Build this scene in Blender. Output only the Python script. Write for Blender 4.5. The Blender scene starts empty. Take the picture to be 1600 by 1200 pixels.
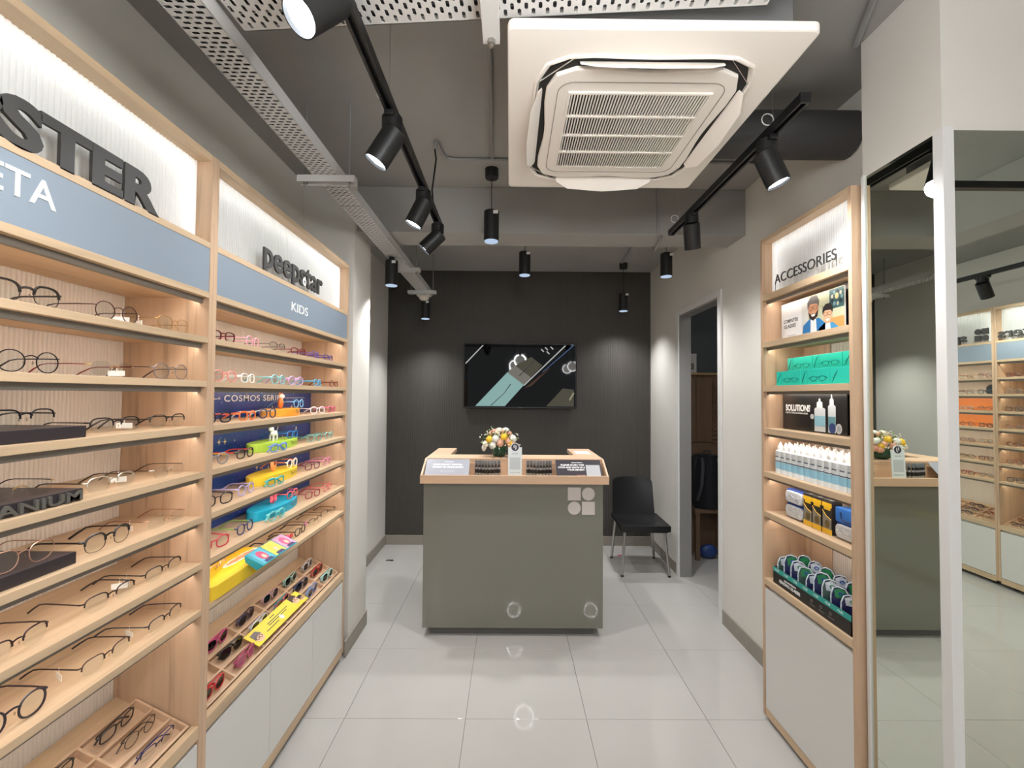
import bpy, bmesh, math, random
from mathutils import Vector, Matrix, Euler
random.seed(7)
S = bpy.context.scene
COL = S.collection
PI = math.pi

# ------------------------------------------------------------------ camera
F_PX, CAM_H = 687.64, 1.6052
YAW, PITCH, ROLL = 0.00437, 0.02534, 0.00718
def _axes():
    cy, sy, cp, sp = math.cos(YAW), math.sin(YAW), math.cos(PITCH), math.sin(PITCH)
    fw = Vector((sy*cp, cy*cp, sp)); rt = Vector((cy, -sy, 0)); up = rt.cross(fw)
    c, s = math.cos(ROLL), math.sin(ROLL)
    return c*rt + s*up, -s*rt + c*up, fw
RT, UP, FW = _axes()
cam_d = bpy.data.cameras.new('camera'); cam = bpy.data.objects.new('camera', cam_d); COL.objects.link(cam)
cam_d.sensor_width = 36; cam_d.lens = F_PX/1600*36; cam_d.clip_start = 0.02
cam.matrix_world = Matrix(((RT.x, UP.x, -FW.x, 0), (RT.y, UP.y, -FW.y, 0), (RT.z, UP.z, -FW.z, CAM_H), (0, 0, 0, 1)))
S.camera = cam
def ray(x, y): return RT*((x-800)/F_PX) + UP*(-(y-600)/F_PX) + FW
def onX(x, y, X): r = ray(x, y); t = X/r.x; return Vector((X, r.y*t, r.z*t+CAM_H))
def onY(x, y, Y): r = ray(x, y); t = Y/r.y; return Vector((r.x*t, Y, r.z*t+CAM_H))
def onZ(x, y, Z): r = ray(x, y); t = (Z-CAM_H)/r.z; return Vector((r.x*t, r.y*t, Z))

# ------------------------------------------------------------------ world, exposure
W = bpy.data.worlds.new('world'); S.world = W; W.use_nodes = True
W.node_tree.nodes['Background'].inputs[0].default_value = (0.93, 0.97, 1.0, 1)
W.node_tree.nodes['Background'].inputs[1].default_value = 0.6
S.view_settings.view_transform = 'Standard'; S.view_settings.look = 'None'
S.view_settings.gamma = 1.0; S.view_settings.exposure = 0.2
LED_E, BOX_E, SPOT_W, PEND_W = 13.5, 9.5, 30.0, 72.0
FILL_GLOBE_W = 100.0  # base power of the added fill globes

# ------------------------------------------------------------------ materials
def lin(c):
    return tuple(((v/255)/12.92 if v/255 <= .04045 else ((v/255+.055)/1.055)**2.4) for v in c) + (1,)
MATS = {}
def mat(name, rgb, rough=.5, metal=0., spec=.5, noise=0., nscale=20., bump=0., bscale=60., coat=0., stretch=None):
    if name in MATS: return MATS[name]
    m = bpy.data.materials.new(name); m.use_nodes = True; MATS[name] = m
    nt = m.node_tree; b = nt.nodes['Principled BSDF']; c = lin(rgb)
    b.inputs['Base Color'].default_value = c; b.inputs['Roughness'].default_value = rough
    b.inputs['Metallic'].default_value = metal; b.inputs['Specular IOR Level'].default_value = spec
    b.inputs['Coat Weight'].default_value = coat
    if noise or bump:
        tc = nt.nodes.new('ShaderNodeTexCoord'); mp = nt.nodes.new('ShaderNodeMapping')
        nt.links.new(tc.outputs['Object'], mp.inputs[0])
        if stretch: mp.inputs['Scale'].default_value = stretch
    if noise:
        n = nt.nodes.new('ShaderNodeTexNoise'); n.inputs['Scale'].default_value = nscale; n.inputs['Detail'].default_value = 5
        nt.links.new(mp.outputs[0], n.inputs['Vector'])
        r = nt.nodes.new('ShaderNodeValToRGB')
        r.color_ramp.elements[0].color = tuple(v*(1-noise) for v in c[:3])+(1,); r.color_ramp.elements[0].position = .3
        r.color_ramp.elements[1].color = tuple(min(1, v*(1+noise)) for v in c[:3])+(1,); r.color_ramp.elements[1].position = .7
        nt.links.new(n.outputs['Fac'], r.inputs[0]); nt.links.new(r.outputs[0], b.inputs['Base Color'])
    if bump:
        n2 = nt.nodes.new('ShaderNodeTexNoise'); n2.inputs['Scale'].default_value = bscale; n2.inputs['Detail'].default_value = 3
        nt.links.new(mp.outputs[0], n2.inputs['Vector'])
        bp = nt.nodes.new('ShaderNodeBump'); bp.inputs['Strength'].default_value = bump; bp.inputs['Distance'].default_value = .01
        nt.links.new(n2.outputs['Fac'], bp.inputs['Height']); nt.links.new(bp.outputs[0], b.inputs['Normal'])
    return m
def emit(name, rgb, strength):
    if name in MATS: return MATS[name]
    m = bpy.data.materials.new(name); m.use_nodes = True; MATS[name] = m
    b = m.node_tree.nodes['Principled BSDF']; b.inputs['Base Color'].default_value = (0, 0, 0, 1)
    b.inputs['Emission Color'].default_value = lin(rgb); b.inputs['Emission Strength'].default_value = strength
    return m
def wood(name, rgb, axis, dark=.72):
    """oak: long grain along `axis` plus a few darker streaks"""
    if name in MATS: return MATS[name]
    m = bpy.data.materials.new(name); m.use_nodes = True; MATS[name] = m
    nt = m.node_tree; b = nt.nodes['Principled BSDF']; c = lin(rgb)
    tc = nt.nodes.new('ShaderNodeTexCoord'); mp = nt.nodes.new('ShaderNodeMapping')
    sc = [14., 14., 14.]; sc[axis] = .9; mp.inputs['Scale'].default_value = sc
    oi = nt.nodes.new('ShaderNodeObjectInfo'); ad = nt.nodes.new('ShaderNodeVectorMath'); ad.operation = 'ADD'
    ml = nt.nodes.new('ShaderNodeMath'); ml.operation = 'MULTIPLY'; ml.inputs[1].default_value = 9.
    nt.links.new(oi.outputs['Random'], ml.inputs[0])
    nt.links.new(tc.outputs['Object'], ad.inputs[0]); nt.links.new(ml.outputs[0], ad.inputs[1]); nt.links.new(ad.outputs[0], mp.inputs[0])
    n = nt.nodes.new('ShaderNodeTexNoise'); n.inputs['Scale'].default_value = 1.6; n.inputs['Detail'].default_value = 7
    n.inputs['Roughness'].default_value = .62; n.inputs['Distortion'].default_value = .5
    nt.links.new(mp.outputs[0], n.inputs['Vector'])
    r = nt.nodes.new('ShaderNodeValToRGB'); e = r.color_ramp.elements
    e[0].position = .25; e[0].color = tuple(v*dark for v in c[:3])+(1,)
    e[1].position = .62; e[1].color = tuple(min(1, v*1.1) for v in c[:3])+(1,)
    k = e.new(.45); k.color = c
    nt.links.new(n.outputs['Fac'], r.inputs[0]); nt.links.new(r.outputs[0], b.inputs['Base Color'])
    b.inputs['Roughness'].default_value = .48; b.inputs['Specular IOR Level'].default_value = .35
    return m
def glassy(name, rgb, fac=.1, rough=.02):
    if name in MATS: return MATS[name]
    m = bpy.data.materials.new(name); m.use_nodes = True; MATS[name] = m
    nt = m.node_tree; nt.nodes.clear(); o = nt.nodes.new('ShaderNodeOutputMaterial'); mx = nt.nodes.new('ShaderNodeMixShader')
    t = nt.nodes.new('ShaderNodeBsdfTransparent'); g = nt.nodes.new('ShaderNodeBsdfGlossy')
    t.inputs[0].default_value = lin(rgb); g.inputs['Roughness'].default_value = rough
    mx.inputs[0].default_value = fac
    nt.links.new(t.outputs[0], mx.inputs[1]); nt.links.new(g.outputs[0], mx.inputs[2]); nt.links.new(mx.outputs[0], o.inputs[0])
    return m
def acrylic(name, rgb):
    """opal fluted acrylic: reflects and lets the strips behind it glow through"""
    m = bpy.data.materials.new(name); m.use_nodes = True; MATS[name] = m
    nt = m.node_tree; nt.nodes.clear(); o = nt.nodes.new('ShaderNodeOutputMaterial'); mx = nt.nodes.new('ShaderNodeMixShader')
    t = nt.nodes.new('ShaderNodeBsdfTranslucent'); d = nt.nodes.new('ShaderNodeBsdfDiffuse')
    t.inputs[0].default_value = lin(rgb); d.inputs[0].default_value = lin(rgb); mx.inputs[0].default_value = .5
    nt.links.new(d.outputs[0], mx.inputs[1]); nt.links.new(t.outputs[0], mx.inputs[2]); nt.links.new(mx.outputs[0], o.inputs[0])
    return m
WOOD_Y = wood('oak_horizontal', (200, 173, 141), 1)
WOOD_Z = wood('oak_vertical', (198, 167, 138), 2, .55)
WOOD_X = wood('oak_counter', (206, 172, 142), 0)
WOOD_T = wood('oak_tray', (202, 170, 140), 1, .8)
WALNUT = wood('brown_cabinet_veneer', (120, 96, 76), 2, .8)
PAINT = mat('warm_grey_wall_paint', (220, 216, 208), .75, noise=.02, nscale=3, bump=.04, bscale=120)
CEIL = mat('dark_grey_ceiling_paint', (158, 156, 152), .8, noise=.05, nscale=2, bump=.08, bscale=60)
DARKW = mat('charcoal_ribbed_panel', (78, 74, 69), .55, noise=.05, nscale=4)
STORE = mat('slate_store_paint', (96, 100, 103), .8, noise=.04, nscale=3)
TILE = mat('polished_beige_tile', (178, 175, 170), .035, spec=.5, noise=.018, nscale=4)
GROUT = mat('grey_grout', (120, 114, 106), .9)
SKIRT = mat('taupe_skirting', (150, 143, 132), .5, noise=.03)
TRIMW = mat('white_trim', (222, 221, 218), .45)
LAMW = mat('white_laminate', (214, 212, 207), .35, noise=.01, nscale=3)
FLUTE = mat('cream_fluted_panel', (222, 212, 200), .6)
FASCIA = mat('blue_grey_fascia', (136, 148, 160), .5)
LETDK = mat('graphite_letter', (62, 60, 58), .5)
LETWH = mat('white_letter', (238, 238, 236), .5)
PROFILE = mat('bronze_grey_light_profile', (124, 116, 106), .5)
LED = emit('led_strip_glow', (255, 247, 240), LED_E)
BOXLED = emit('sign_led_glow', (244, 248, 255), BOX_E)
OPAL = acrylic('opal_fluted_acrylic', (238, 238, 236))
BLACK = mat('matt_black_metal', (22, 22, 23), .45)
BLACKP = mat('black_plastic', (20, 20, 22), .35)
STEEL = mat('brushed_steel', (190, 188, 184), .3, 1.)
GALV = mat('painted_grey_steel', (206, 204, 201), .55, .0)
CONDUIT = mat('grey_conduit', (146, 145, 143), .5)
ACW = mat('warm_white_plastic', (244, 237, 229), .45)
ACD = mat('dark_air_opening', (34, 32, 30), .8)
LAMP = emit('lamp_disc_glow', (240, 247, 255), 22.)
LAMP2 = emit('pendant_disc_glow', (200, 222, 250), .7)
GREENG = mat('olive_grey_back_painted_glass', (122, 121, 110), .025, spec=.6, coat=.0)
MIRROR = mat('silvered_mirror', (222, 228, 218), .01, 1.)
def mc(rgb, rough=.4, metal=0.):
    return mat('%s_%d_%d_%d' % ('metal' if metal else 'plain', *rgb), rgb, rough, metal)

# ------------------------------------------------------------------ mesh helpers
class MB:
    def __init__(s): s.v = []; s.f = []
    def add(s, vs, fs):
        k = len(s.v); s.v += [tuple(v) for v in vs]; s.f += [tuple(i+k for i in f) for f in fs]; return s
    def box(s, x0, x1, y0, y1, z0, z1):
        return s.add([(x0,y0,z0),(x1,y0,z0),(x1,y1,z0),(x0,y1,z0),(x0,y0,z1),(x1,y0,z1),(x1,y1,z1),(x0,y1,z1)],
                     [(0,3,2,1),(4,5,6,7),(0,1,5,4),(1,2,6,5),(2,3,7,6),(3,0,4,7)])
    def obox(s, c, ax, ay, az):
        """box from centre and three half-axis vectors"""
        c, ax, ay, az = map(Vector, (c, ax, ay, az))
        vs = [c+sx*ax+sy*ay+sz*az for sz in (-1,1) for sx, sy in ((-1,-1),(1,-1),(1,1),(-1,1))]
        return s.add(vs, [(0,3,2,1),(4,5,6,7),(0,1,5,4),(1,2,6,5),(2,3,7,6),(3,0,4,7)])
    def cyl(s, p0, p1, r0, r1=None, n=16, cap=True):
        p0, p1 = Vector(p0), Vector(p1); r1 = r0 if r1 is None else r1
        d = (p1-p0).normalized(); a = d.orthogonal().normalized(); b = d.cross(a)
        vs = [p0+(a*math.cos(2*PI*i/n)+b*math.sin(2*PI*i/n))*r0 for i in range(n)]
        vs += [p1+(a*math.cos(2*PI*i/n)+b*math.sin(2*PI*i/n))*r1 for i in range(n)]
        fs = [(i, (i+1) % n, n+(i+1) % n, n+i) for i in range(n)]
        if cap: fs += [tuple(range(n-1, -1, -1)), tuple(range(n, 2*n))]
        return s.add(vs, fs)
    def tube(s, pts, r, n=6, closed=False, rz=None):
        P = [Vector(p) for p in pts]; m = len(P); vs = []; ref = None
        for i, p in enumerate(P):
            if closed: t = P[(i+1) % m]-P[i-1]
            else: t = P[min(i+1, m-1)]-P[max(i-1, 0)]
            t.normalize()
            if ref is None: ref = t.orthogonal().normalized()
            a = ref - t*ref.dot(t)
            a = a.normalized() if a.length > 1e-6 else t.orthogonal().normalized()
            ref = a; b = t.cross(a); rr = r[i] if isinstance(r, (list, tuple)) else r
            vs += [p+(a*math.cos(2*PI*k/n)+b*math.sin(2*PI*k/n))*rr for k in range(n)]
        fs = []
        for i in range(m if closed else m-1):
            j = (i+1) % m
            fs += [(i*n+k, i*n+(k+1) % n, j*n+(k+1) % n, j*n+k) for k in range(n)]
        if not closed: fs += [tuple(range(n-1, -1, -1)), tuple((m-1)*n+k for k in range(n))]
        return s.add(vs, fs)
    def lathe(s, prof, c=(0,0,0), n=20):
        """prof: (r, z) from bottom to top"""
        vs = []; fs = []; m = len(prof)
        for r, z in prof: vs += [(c[0]+r*math.cos(2*PI*k/n), c[1]+r*math.sin(2*PI*k/n), c[2]+z) for k in range(n)]
        for i in range(m-1): fs += [(i*n+k, i*n+(k+1) % n, (i+1)*n+(k+1) % n, (i+1)*n+k) for k in range(n)]
        fs += [tuple(range(n-1, -1, -1)), tuple((m-1)*n+k for k in range(n))]
        return s.add(vs, fs)
    def prism(s, poly, fn, d0, d1):
        """poly 2d ; fn(a, b, d) -> 3d"""
        n = len(poly); vs = [fn(a, b, d0) for a, b in poly]+[fn(a, b, d1) for a, b in poly]
        return s.add(vs, [tuple(range(n-1, -1, -1)), tuple(range(n, 2*n))]+[(i, (i+1) % n, n+(i+1) % n, n+i) for i in range(n)])
    def mesh(s, name, bevel=0., smooth=False, seg=2):
        me = bpy.data.meshes.new(name); me.from_pydata(s.v, [], s.f)
        bm = bmesh.new(); bm.from_mesh(me)
        bmesh.ops.recalc_face_normals(bm, faces=bm.faces)
        if bevel:
            es = [e for e in bm.edges if len(e.link_faces) == 2 and e.calc_face_angle(0) > .6]
            bmesh.ops.bevel(bm, geom=es, offset=bevel, segments=seg, affect='EDGES', profile=.6, clamp_overlap=True)
        bm.to_mesh(me); bm.free()
        if smooth:
            for p in me.polygons: p.use_smooth = True
            me.set_sharp_from_angle(angle=.7)
        return me
    def build(s, name, m, parent=None, bevel=0., smooth=False, label=None, org=None):
        if org is not None:
            o_ = Vector(org); s.v = [tuple(Vector(v)-o_) for v in s.v]
        me = s.mesh(name, bevel, smooth); me.materials.append(m)
        o = bpy.data.objects.new(name, me); COL.objects.link(o)
        if parent: o.parent = parent
        elif org is not None: o.location = org
        if label: o['label'] = label
        return o
def sph(mb, c, r, n=12, k=8):
    rx, ry, rz = r if isinstance(r, (tuple, list)) else (r, r, r)
    vs = [(c[0]+rx*math.sin(PI*(i+.5)/k)*math.cos(2*PI*j/n), c[1]+ry*math.sin(PI*(i+.5)/k)*math.sin(2*PI*j/n), c[2]-rz*math.cos(PI*(i+.5)/k)) for i in range(k) for j in range(n)]
    fs = [(i*n+j, i*n+(j+1) % n, (i+1)*n+(j+1) % n, (i+1)*n+j) for i in range(k-1) for j in range(n)]
    return mb.add(vs, fs+[tuple(range(n-1, -1, -1)), tuple((k-1)*n+j for j in range(n))])
def B(*a): return MB().box(*a)
def tag(o, label, cat, group=None):
    o['label'] = label; o['category'] = cat
    if group: o['group'] = group
    return o
def thing(name, label, cat, loc=(0,0,0), rz=0., group=None):
    o = bpy.data.objects.new(name, None); COL.objects.link(o); o.empty_display_size = .05
    o.location = loc; o.rotation_euler = (0, 0, rz); return tag(o, label, cat, group)
def struct(o): o['kind'] = 'structure'; return o
def inst(name, me, m, parent, loc=(0,0,0), rot=(0,0,0), scale=None):
    o = bpy.data.objects.new(name, me); COL.objects.link(o); o.parent = parent; o.location = loc; o.rotation_euler = rot
    if scale: o.scale = scale
    if m is not None and len(me.materials):
        o.material_slots[0].link = 'OBJECT'; o.material_slots[0].material = m
    return o
def frame_fn(org, u, v, n):
    org, u, v, n = map(Vector, (org, u, v, n))
    return lambda a, b, d=0.: tuple(org+u*a+v*b+n*d)
def circ(cx, cy, rx, ry=None, n=20): 
    ry = rx if ry is None else ry
    return [(cx+rx*math.cos(2*PI*k/n), cy+ry*math.sin(2*PI*k/n)) for k in range(n)]
def rrect(x0, x1, y0, y1, r, n=4):
    o = []
    for cx, cy, a in ((x1-r, y1-r, 0), (x0+r, y1-r, PI/2), (x0+r, y0+r, PI), (x1-r, y0+r, 1.5*PI)):
        o += [(cx+r*math.cos(a+PI/2*k/n), cy+r*math.sin(a+PI/2*k/n)) for k in range(n+1)]
    return o
# lettering: built-in font turned into meshes, one object for each letter (or one for a printed line)
def text_bm(st, bold, depth, res=4, shear=0., space=1.):
    cu = bpy.data.curves.new('t', 'FONT'); cu.body = st; cu.size = 1.; cu.extrude = depth; cu.offset = bold
    cu.resolution_u = res; cu.shear = shear; cu.space_character = space
    ob = bpy.data.objects.new('t', cu); COL.objects.link(ob); dg = bpy.context.evaluated_depsgraph_get(); dg.update()
    me = bpy.data.meshes.new_from_object(ob.evaluated_get(dg)); bpy.data.objects.remove(ob); bpy.data.curves.remove(cu)
    vs = [v.co.copy() for v in me.vertices]; fs = [tuple(p.vertices) for p in me.polygons]; bpy.data.meshes.remove(me)
    return vs, fs
def text(st, fn, width, m, parent, height=None, bold=.0, depth=.004, split=False, name='letter', space=1., res=4):
    """text spans width (and cap height) in the plane given by fn(a, b, d); a starts at 0"""
    vs, fs = text_bm(st, bold, .5, res, 0., space)
    x0 = min(v.x for v in vs); x1 = max(v.x for v in vs)
    k = width/(x1-x0); ymax = max(v.y for v in vs); ky = k if height is None else height/ymax
    P = [((v.x-x0)*k, v.y*ky, (v.z+.5)*depth) for v in vs]
    groups = [list(range(len(fs)))]
    if split:
        par = list(range(len(vs)))
        def find(i):
            while par[i] != i: par[i] = par[par[i]]; i = par[i]
            return i
        for f in fs:
            for i in f[1:]: par[find(i)] = find(f[0])
        # the curve's caps and sides are not welded: merge islands whose x-ranges overlap
        isl = {}
        for fi, f in enumerate(fs): isl.setdefault(find(f[0]), []).append(fi)
        rng = sorted((min(P[i][0] for fi in L for i in fs[fi]), max(P[i][0] for fi in L for i in fs[fi]), L) for L in isl.values())
        groups = []; cur = None
        for a, b, L in rng:
            if cur and a < cur[0]-.1*(cur[0]-cur[2]): cur[1] += L; cur[0] = max(cur[0], b)
            else: cur = [b, list(L), a]; groups.append(cur)
        groups = [g[1] for g in groups]
    out = []
    for g in groups:
        mb = MB(); ids = sorted({i for fi in g for i in fs[fi]}); ix = {q: n for n, q in enumerate(ids)}
        mb.add([fn(*P[i]) for i in ids], [tuple(ix[i] for i in fs[fi]) for fi in g])
        out.append(mb.build(name, m, parent))
    return out
def light(name, kind, loc, target, energy, color=(1, .97, .93), size=.03, spot=75., blend=.6):
    d = bpy.data.lights.new(name, kind); d.energy = energy; d.color = color
    if kind == 'SPOT': d.shadow_soft_size = size; d.spot_size = math.radians(spot); d.spot_blend = blend
    o = bpy.data.objects.new(name, d); COL.objects.link(o); o.location = loc
    o.rotation_euler = (Vector(target)-Vector(loc)).to_track_quat('-Z', 'Y').to_euler(); return o

# ================================================================== the setting
ZC = 2.955
XL, XR, YB = -1.33, 1.525, 4.77          # left wall, right wall, back wall
YO, XO = -3.0, 4.5                        # open shopfront behind the camera, side wall of the wider front part
floor = struct(B(XL-.1, XO+.1, YO, 5.4, -.06, -.006).build('floor', GROUT))
tile_me = B(-.2992, .2992, -.2992, .2992, -.006, 0).mesh('tile', .0012, seg=1); tile_me.materials.append(TILE)
for i in range(-1, 9):
    for j in range(-8, 5):
        inst('tile', tile_me, None, floor, (-.8085+.6*i+.3, 2.2237+.6*j+.3, 0))
struct(B(XL-.1, XO+.1, YO, 5.4, ZC, ZC+.1).build('ceiling', CEIL))
struct(B(XL-.1, XL, YO, YB+.1, 0, ZC).build('wall_left', PAINT))
m = MB(); m.box(XL, XR, YB, YB+.1, 0, ZC)
y0 = YB-.012; n = int((XR-XL)/.019)
pts = []
for k in range(n):
    a = XL+.001+k*(XR-XL-.002)/n; b = a+(XR-XL-.002)/n
    m.box(a, b-.006, YB-.009, YB, .1, ZC)
struct(m.build('wall_back', DARKW))
m = MB(); DY0, DY1, DZ = 3.2, 3.955, 2.335
m.box(XR, XR+.1, 1.641, DY0, 0, ZC).box(XR, XR+.1, DY0, DY1, DZ, ZC).box(XR, XR+.1, DY1, YB+.1, 0, ZC)
struct(m.build('wall_right', PAINT))
struct(B(XL, -1.0, 2.79, 3.12, 0, ZC).build('wall_pilaster', PAINT))
struct(B(1.33, XO, 1.335, 1.641, 0, ZC).build('wall_pillar', PAINT))
struct(B(XO, XO+.1, YO, 1.65, 0, ZC).build('wall_side', PAINT))
struct(B(XL, XR, 2.83, 3.075, 2.655, ZC).build('ceiling_beam', CEIL, bevel=.004))
struct(B(2.85, 3.1, YO, 1.33, 2.655, ZC).build('ceiling_beam', CEIL, bevel=.004))
# store room behind the doorway
struct(B(XR+.1, 3.0, 5.0, 5.1, 0, ZC).build('wall_store_back', STORE))
struct(B(3.0, 3.1, 1.65, 5.1, 0, ZC).build('wall_store_side', STORE))
# skirting boards
def skirt(name, *a): struct(B(*a).build(name, SKIRT, bevel=.002))
skirt('baseboard_left', XL, XL+.012, 3.12, YB, 0, .1)
skirt('baseboard_back', XL+.012, XR-.012, YB-.021, YB-.009, 0, .1)
skirt('baseboard_pilaster', -1.0, -.988, 2.72, 3.12, 0, .1)
skirt('baseboard_right', XR-.012, XR, 2.25, DY0-.055, 0, .1)
skirt('baseboard_right_far', XR-.012, XR, DY1+.055, YB-.021, 0, .1)
# door frame: jambs, head, casing
m = MB()
for a, b in ((DY0-.05, DY0), (DY1, DY1+.05)): m.box(XR-.014, XR, a, b, 0, DZ+.05)
m.box(XR-.014, XR, DY0, DY1, DZ, DZ+.05)
struct(m.build('trim_1', TRIMW, bevel=.003))
m = MB(); m.box(XR, XR+.1, DY1-.012, DY1, 0, DZ).box(XR, XR+.1, DY0, DY0+.012, 0, DZ).box(XR, XR+.1, DY0, DY1, DZ-.012, DZ)
struct(m.build('door_1', mat('grey_door_jamb', (140, 138, 136), .5)))
f3 = lambda a, b, d=0.: (a, b, d)
# mirrors on the pillar with white corner trims
ml = tag(B(1.322, 1.33, 1.3525, 1.618, .02, 2.43).build('wall_mirror', MIRROR), 'narrow tall mirror on the pillar side reflecting the counter flowers', 'mirror', None)
mr = tag(B(1.3505, 2.55, 1.327, 1.335, .02, 2.43).build('wall_mirror', MIRROR), 'wide mirror on the pillar front reflecting spectacle shelves', 'mirror', None)
struct(MB().prism([(1.316, 1.318), (1.350, 1.318), (1.350, 1.3349), (1.3299, 1.3349), (1.3299, 1.352), (1.316, 1.352)], f3, 0, 2.437).build('trim_2', TRIMW, bevel=.0015))
struct(B(1.316, 1.33, 1.619, 1.634, 0, 2.437).build('trim_3', TRIMW, bevel=.002))

# ================================================================== overhead
# perforated cable trays: plate with slotted holes and two up-turned flanges
def slot_plate(mb, L, Wd, pl, nb, fn, sl=.0225, sw=.0098):
    """plate 0..L x 0..Wd: rows of slots lying across the plate, every other row shifted by half a cell"""
    na = max(1, round(L/pl)); ca = L/na; cb = Wd/nb
    for i in range(na):
        a0 = i*ca; cx = a0+ca/2; sh = 0 if i % 2 else cb/2; cells = [(j*cb+sh, (j+1)*cb+sh) for j in range(nb if not sh else nb-1)]
        if sh:
            for b0, b1 in ((0, sh), (Wd-sh, Wd)): mb.add([fn(a0, b0, 0), fn(a0+ca, b0, 0), fn(a0+ca, b1, 0), fn(a0, b1, 0)], [(0, 1, 2, 3)])
        for b0, b1 in cells:
            cy = (b0+b1)/2
            o = [(a0, b0), (cx, b0), (a0+ca, b0), (a0+ca, cy), (a0+ca, b1), (cx, b1), (a0, b1), (a0, cy)]
            h = [(cx-sw/2, cy-sl*.36), (cx, cy-sl/2), (cx+sw/2, cy-sl*.36), (cx+sw/2, cy), (cx+sw/2, cy+sl*.36), (cx, cy+sl/2), (cx-sw/2, cy+sl*.36), (cx-sw/2, cy)]
            vs = [fn(a, b, 0) for a, b in o]+[fn(a, b, 0) for a, b in h]+[fn(a, b, .002) for a, b in h]
            mb.add(vs, [(k, (k+1) % 8, 8+(k+1) % 8, 8+k) for k in range(8)]+[(8+k, 8+(k+1) % 8, 16+(k+1) % 8, 16+k) for k in range(8)])
def cable_tray(name, label, p0, ang, L, Wd, fl, joints=()):
    t = thing(name, label, 'cable tray', p0, ang)
    m = MB(); fn = lambda a, b, d=0.: (a, b, d)
    slot_plate(m, L, Wd, .0165 if Wd < .2 else .019, 4 if Wd < .2 else 8, fn)
    m.build('perforated_base', GALV, t)
    for b in (0, Wd-.002): B(0, L, b, b+.002, 0, fl).build('side_flange', GALV, t)
    for j in joints: B(j-.002, j+.002, -.001, Wd+.001, -.002, 0).build('joint', CONDUIT, t)
    return t
ZT = 2.6
t1 = cable_tray('cable_tray', 'long perforated grey cable tray running along the left wall', (-.79, .76, ZT), PI/2, 3.66, .115, .05, (1.55, 2.45))
t2 = cable_tray('cable_tray', 'wide perforated grey cable tray crossing above the air conditioner', (-.785, .952, ZT+.04), -.07, 1.44, .285, .05)
# dark cables lying in the trays
def cable_bundle(p0, ang, L, Wd, n, label):
    t = thing('cable_bundle', label, 'cables', p0, ang, 'cables in the trays'); rr = random.Random(n)
    for k in range(n):
        b = Wd*(k+.5)/n
        MB().tube([(L*q/8, b+rr.uniform(-.006, .006), .0095+.001*(q % 2)) for q in range(9)], min(.0085, Wd/n*.48), 6).build('cable', mat('dark_cable', (26, 26, 28), .6), t, smooth=True)
cable_bundle((-.795, .80, ZT), PI/2, 3.5, .105, 6, 'dark cables lying in the long left cable tray')
cable_bundle((-.78, .962, ZT+.04), -.07, 1.40, .265, 14, 'dark cables lying in the wide cross tray')
t = thing('tray_hanger', 'grey strut with bolt under the wide cross tray', 'hanger', (-.06, 1.045, ZT+.004), 0, 'cable tray hangers')
B(-.024, .024, -.18, .185, 0, .035).build('channel', GALV, t, bevel=.002)
for y in (-.167, .17): MB().cyl((0, y, -.02), (0, y, ZC-ZT-.004), .005, n=8).build('threaded_rod', STEEL, t); MB().cyl((0, y, -.012), (0, y, 0), .012, n=6).build('nut', STEEL, t)
# hanger: channel across the tray on two threaded rods
def hanger(x0, x1, y, zb, label):
    t = thing('tray_hanger', label, 'hanger', ((x0+x1)/2, y, zb), 0, 'cable tray hangers')
    o = ((x0+x1)/2, y, zb)
    m = MB().box(x0, x1, y-.02, y+.02, zb-.004, zb).box(x0, x1, y-.022, y-.018, zb-.03, zb).box(x0, x1, y+.018, y+.022, zb-.03, zb)
    m.build('channel', GALV, t, org=o)
    for x in (x0+.03, x1-.03):
        MB().cyl((x, y, zb-.045), (x, y, ZC), .004, n=8).build('threaded_rod', CONDUIT, t, org=o)
        MB().cyl((x, y, zb-.032), (x, y, zb-.02), .01, n=6).cyl((x, y, zb-.004), (x, y, zb+.006), .01, n=6).build('nut', STEEL, t, org=o)
hanger(-.975, -.715, 2.0, ZT, 'grey tray hanger with rods nearest the peepstar sign')
hanger(-.985, -.715, 3.45, ZT, 'grey tray hanger behind the ceiling beam at left')
hanger(-.985, -.715, 4.2, ZT, 'grey tray hanger at the tray end by the dark wall')
tag(MB().box(-.915, -.78, 4.25, 4.32, ZT-.035, ZT-.002).lathe([(.03, -.075), (.05, -.055), (.055, -.035)], (-.847, 4.285, ZT), 12).build('junction_box', mat('cream_plastic', (222, 214, 198), .5), bevel=.004, org=(-.847, 4.285, ZT-.035)),
    'small cream junction box under the cable tray end', 'junction box')
# cassette air conditioner
AX0, AX1, AY0, AY1, AZ = -.014, .843, 1.165, 2.08, 2.6
ac = thing('air_conditioner', 'square white ceiling cassette air conditioner with slatted grille', 'air conditioner', ((AX0+AX1)/2, (AY0+AY1)/2, AZ))
O = Vector(ac.location)
f = lambda a, b, d=0.: (a, b, d)
hx, hy = (AX1-AX0)/2, (AY1-AY0)/2
MB().prism(rrect(-hx, hx, -hy, hy, .02), f, 0, .028).build('panel', ACW, ac, bevel=.006)
B(-hx+.05, hx-.05, -hy+.05, hy-.05, .028, .30).build('casing', mat('grey_casing', (120, 120, 120), .6, .3), ac)
for k in range(4):     # hanger brackets and rods up to the slab
    x, y = (-1 if k % 2 else 1)*(hx-.1), (-1 if k < 2 else 1)*(hy-.1)
    MB().cyl((x, y, .29), (x, y, ZC-AZ), .006, n=8).build('hanging_rod', CONDUIT, ac)
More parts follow.
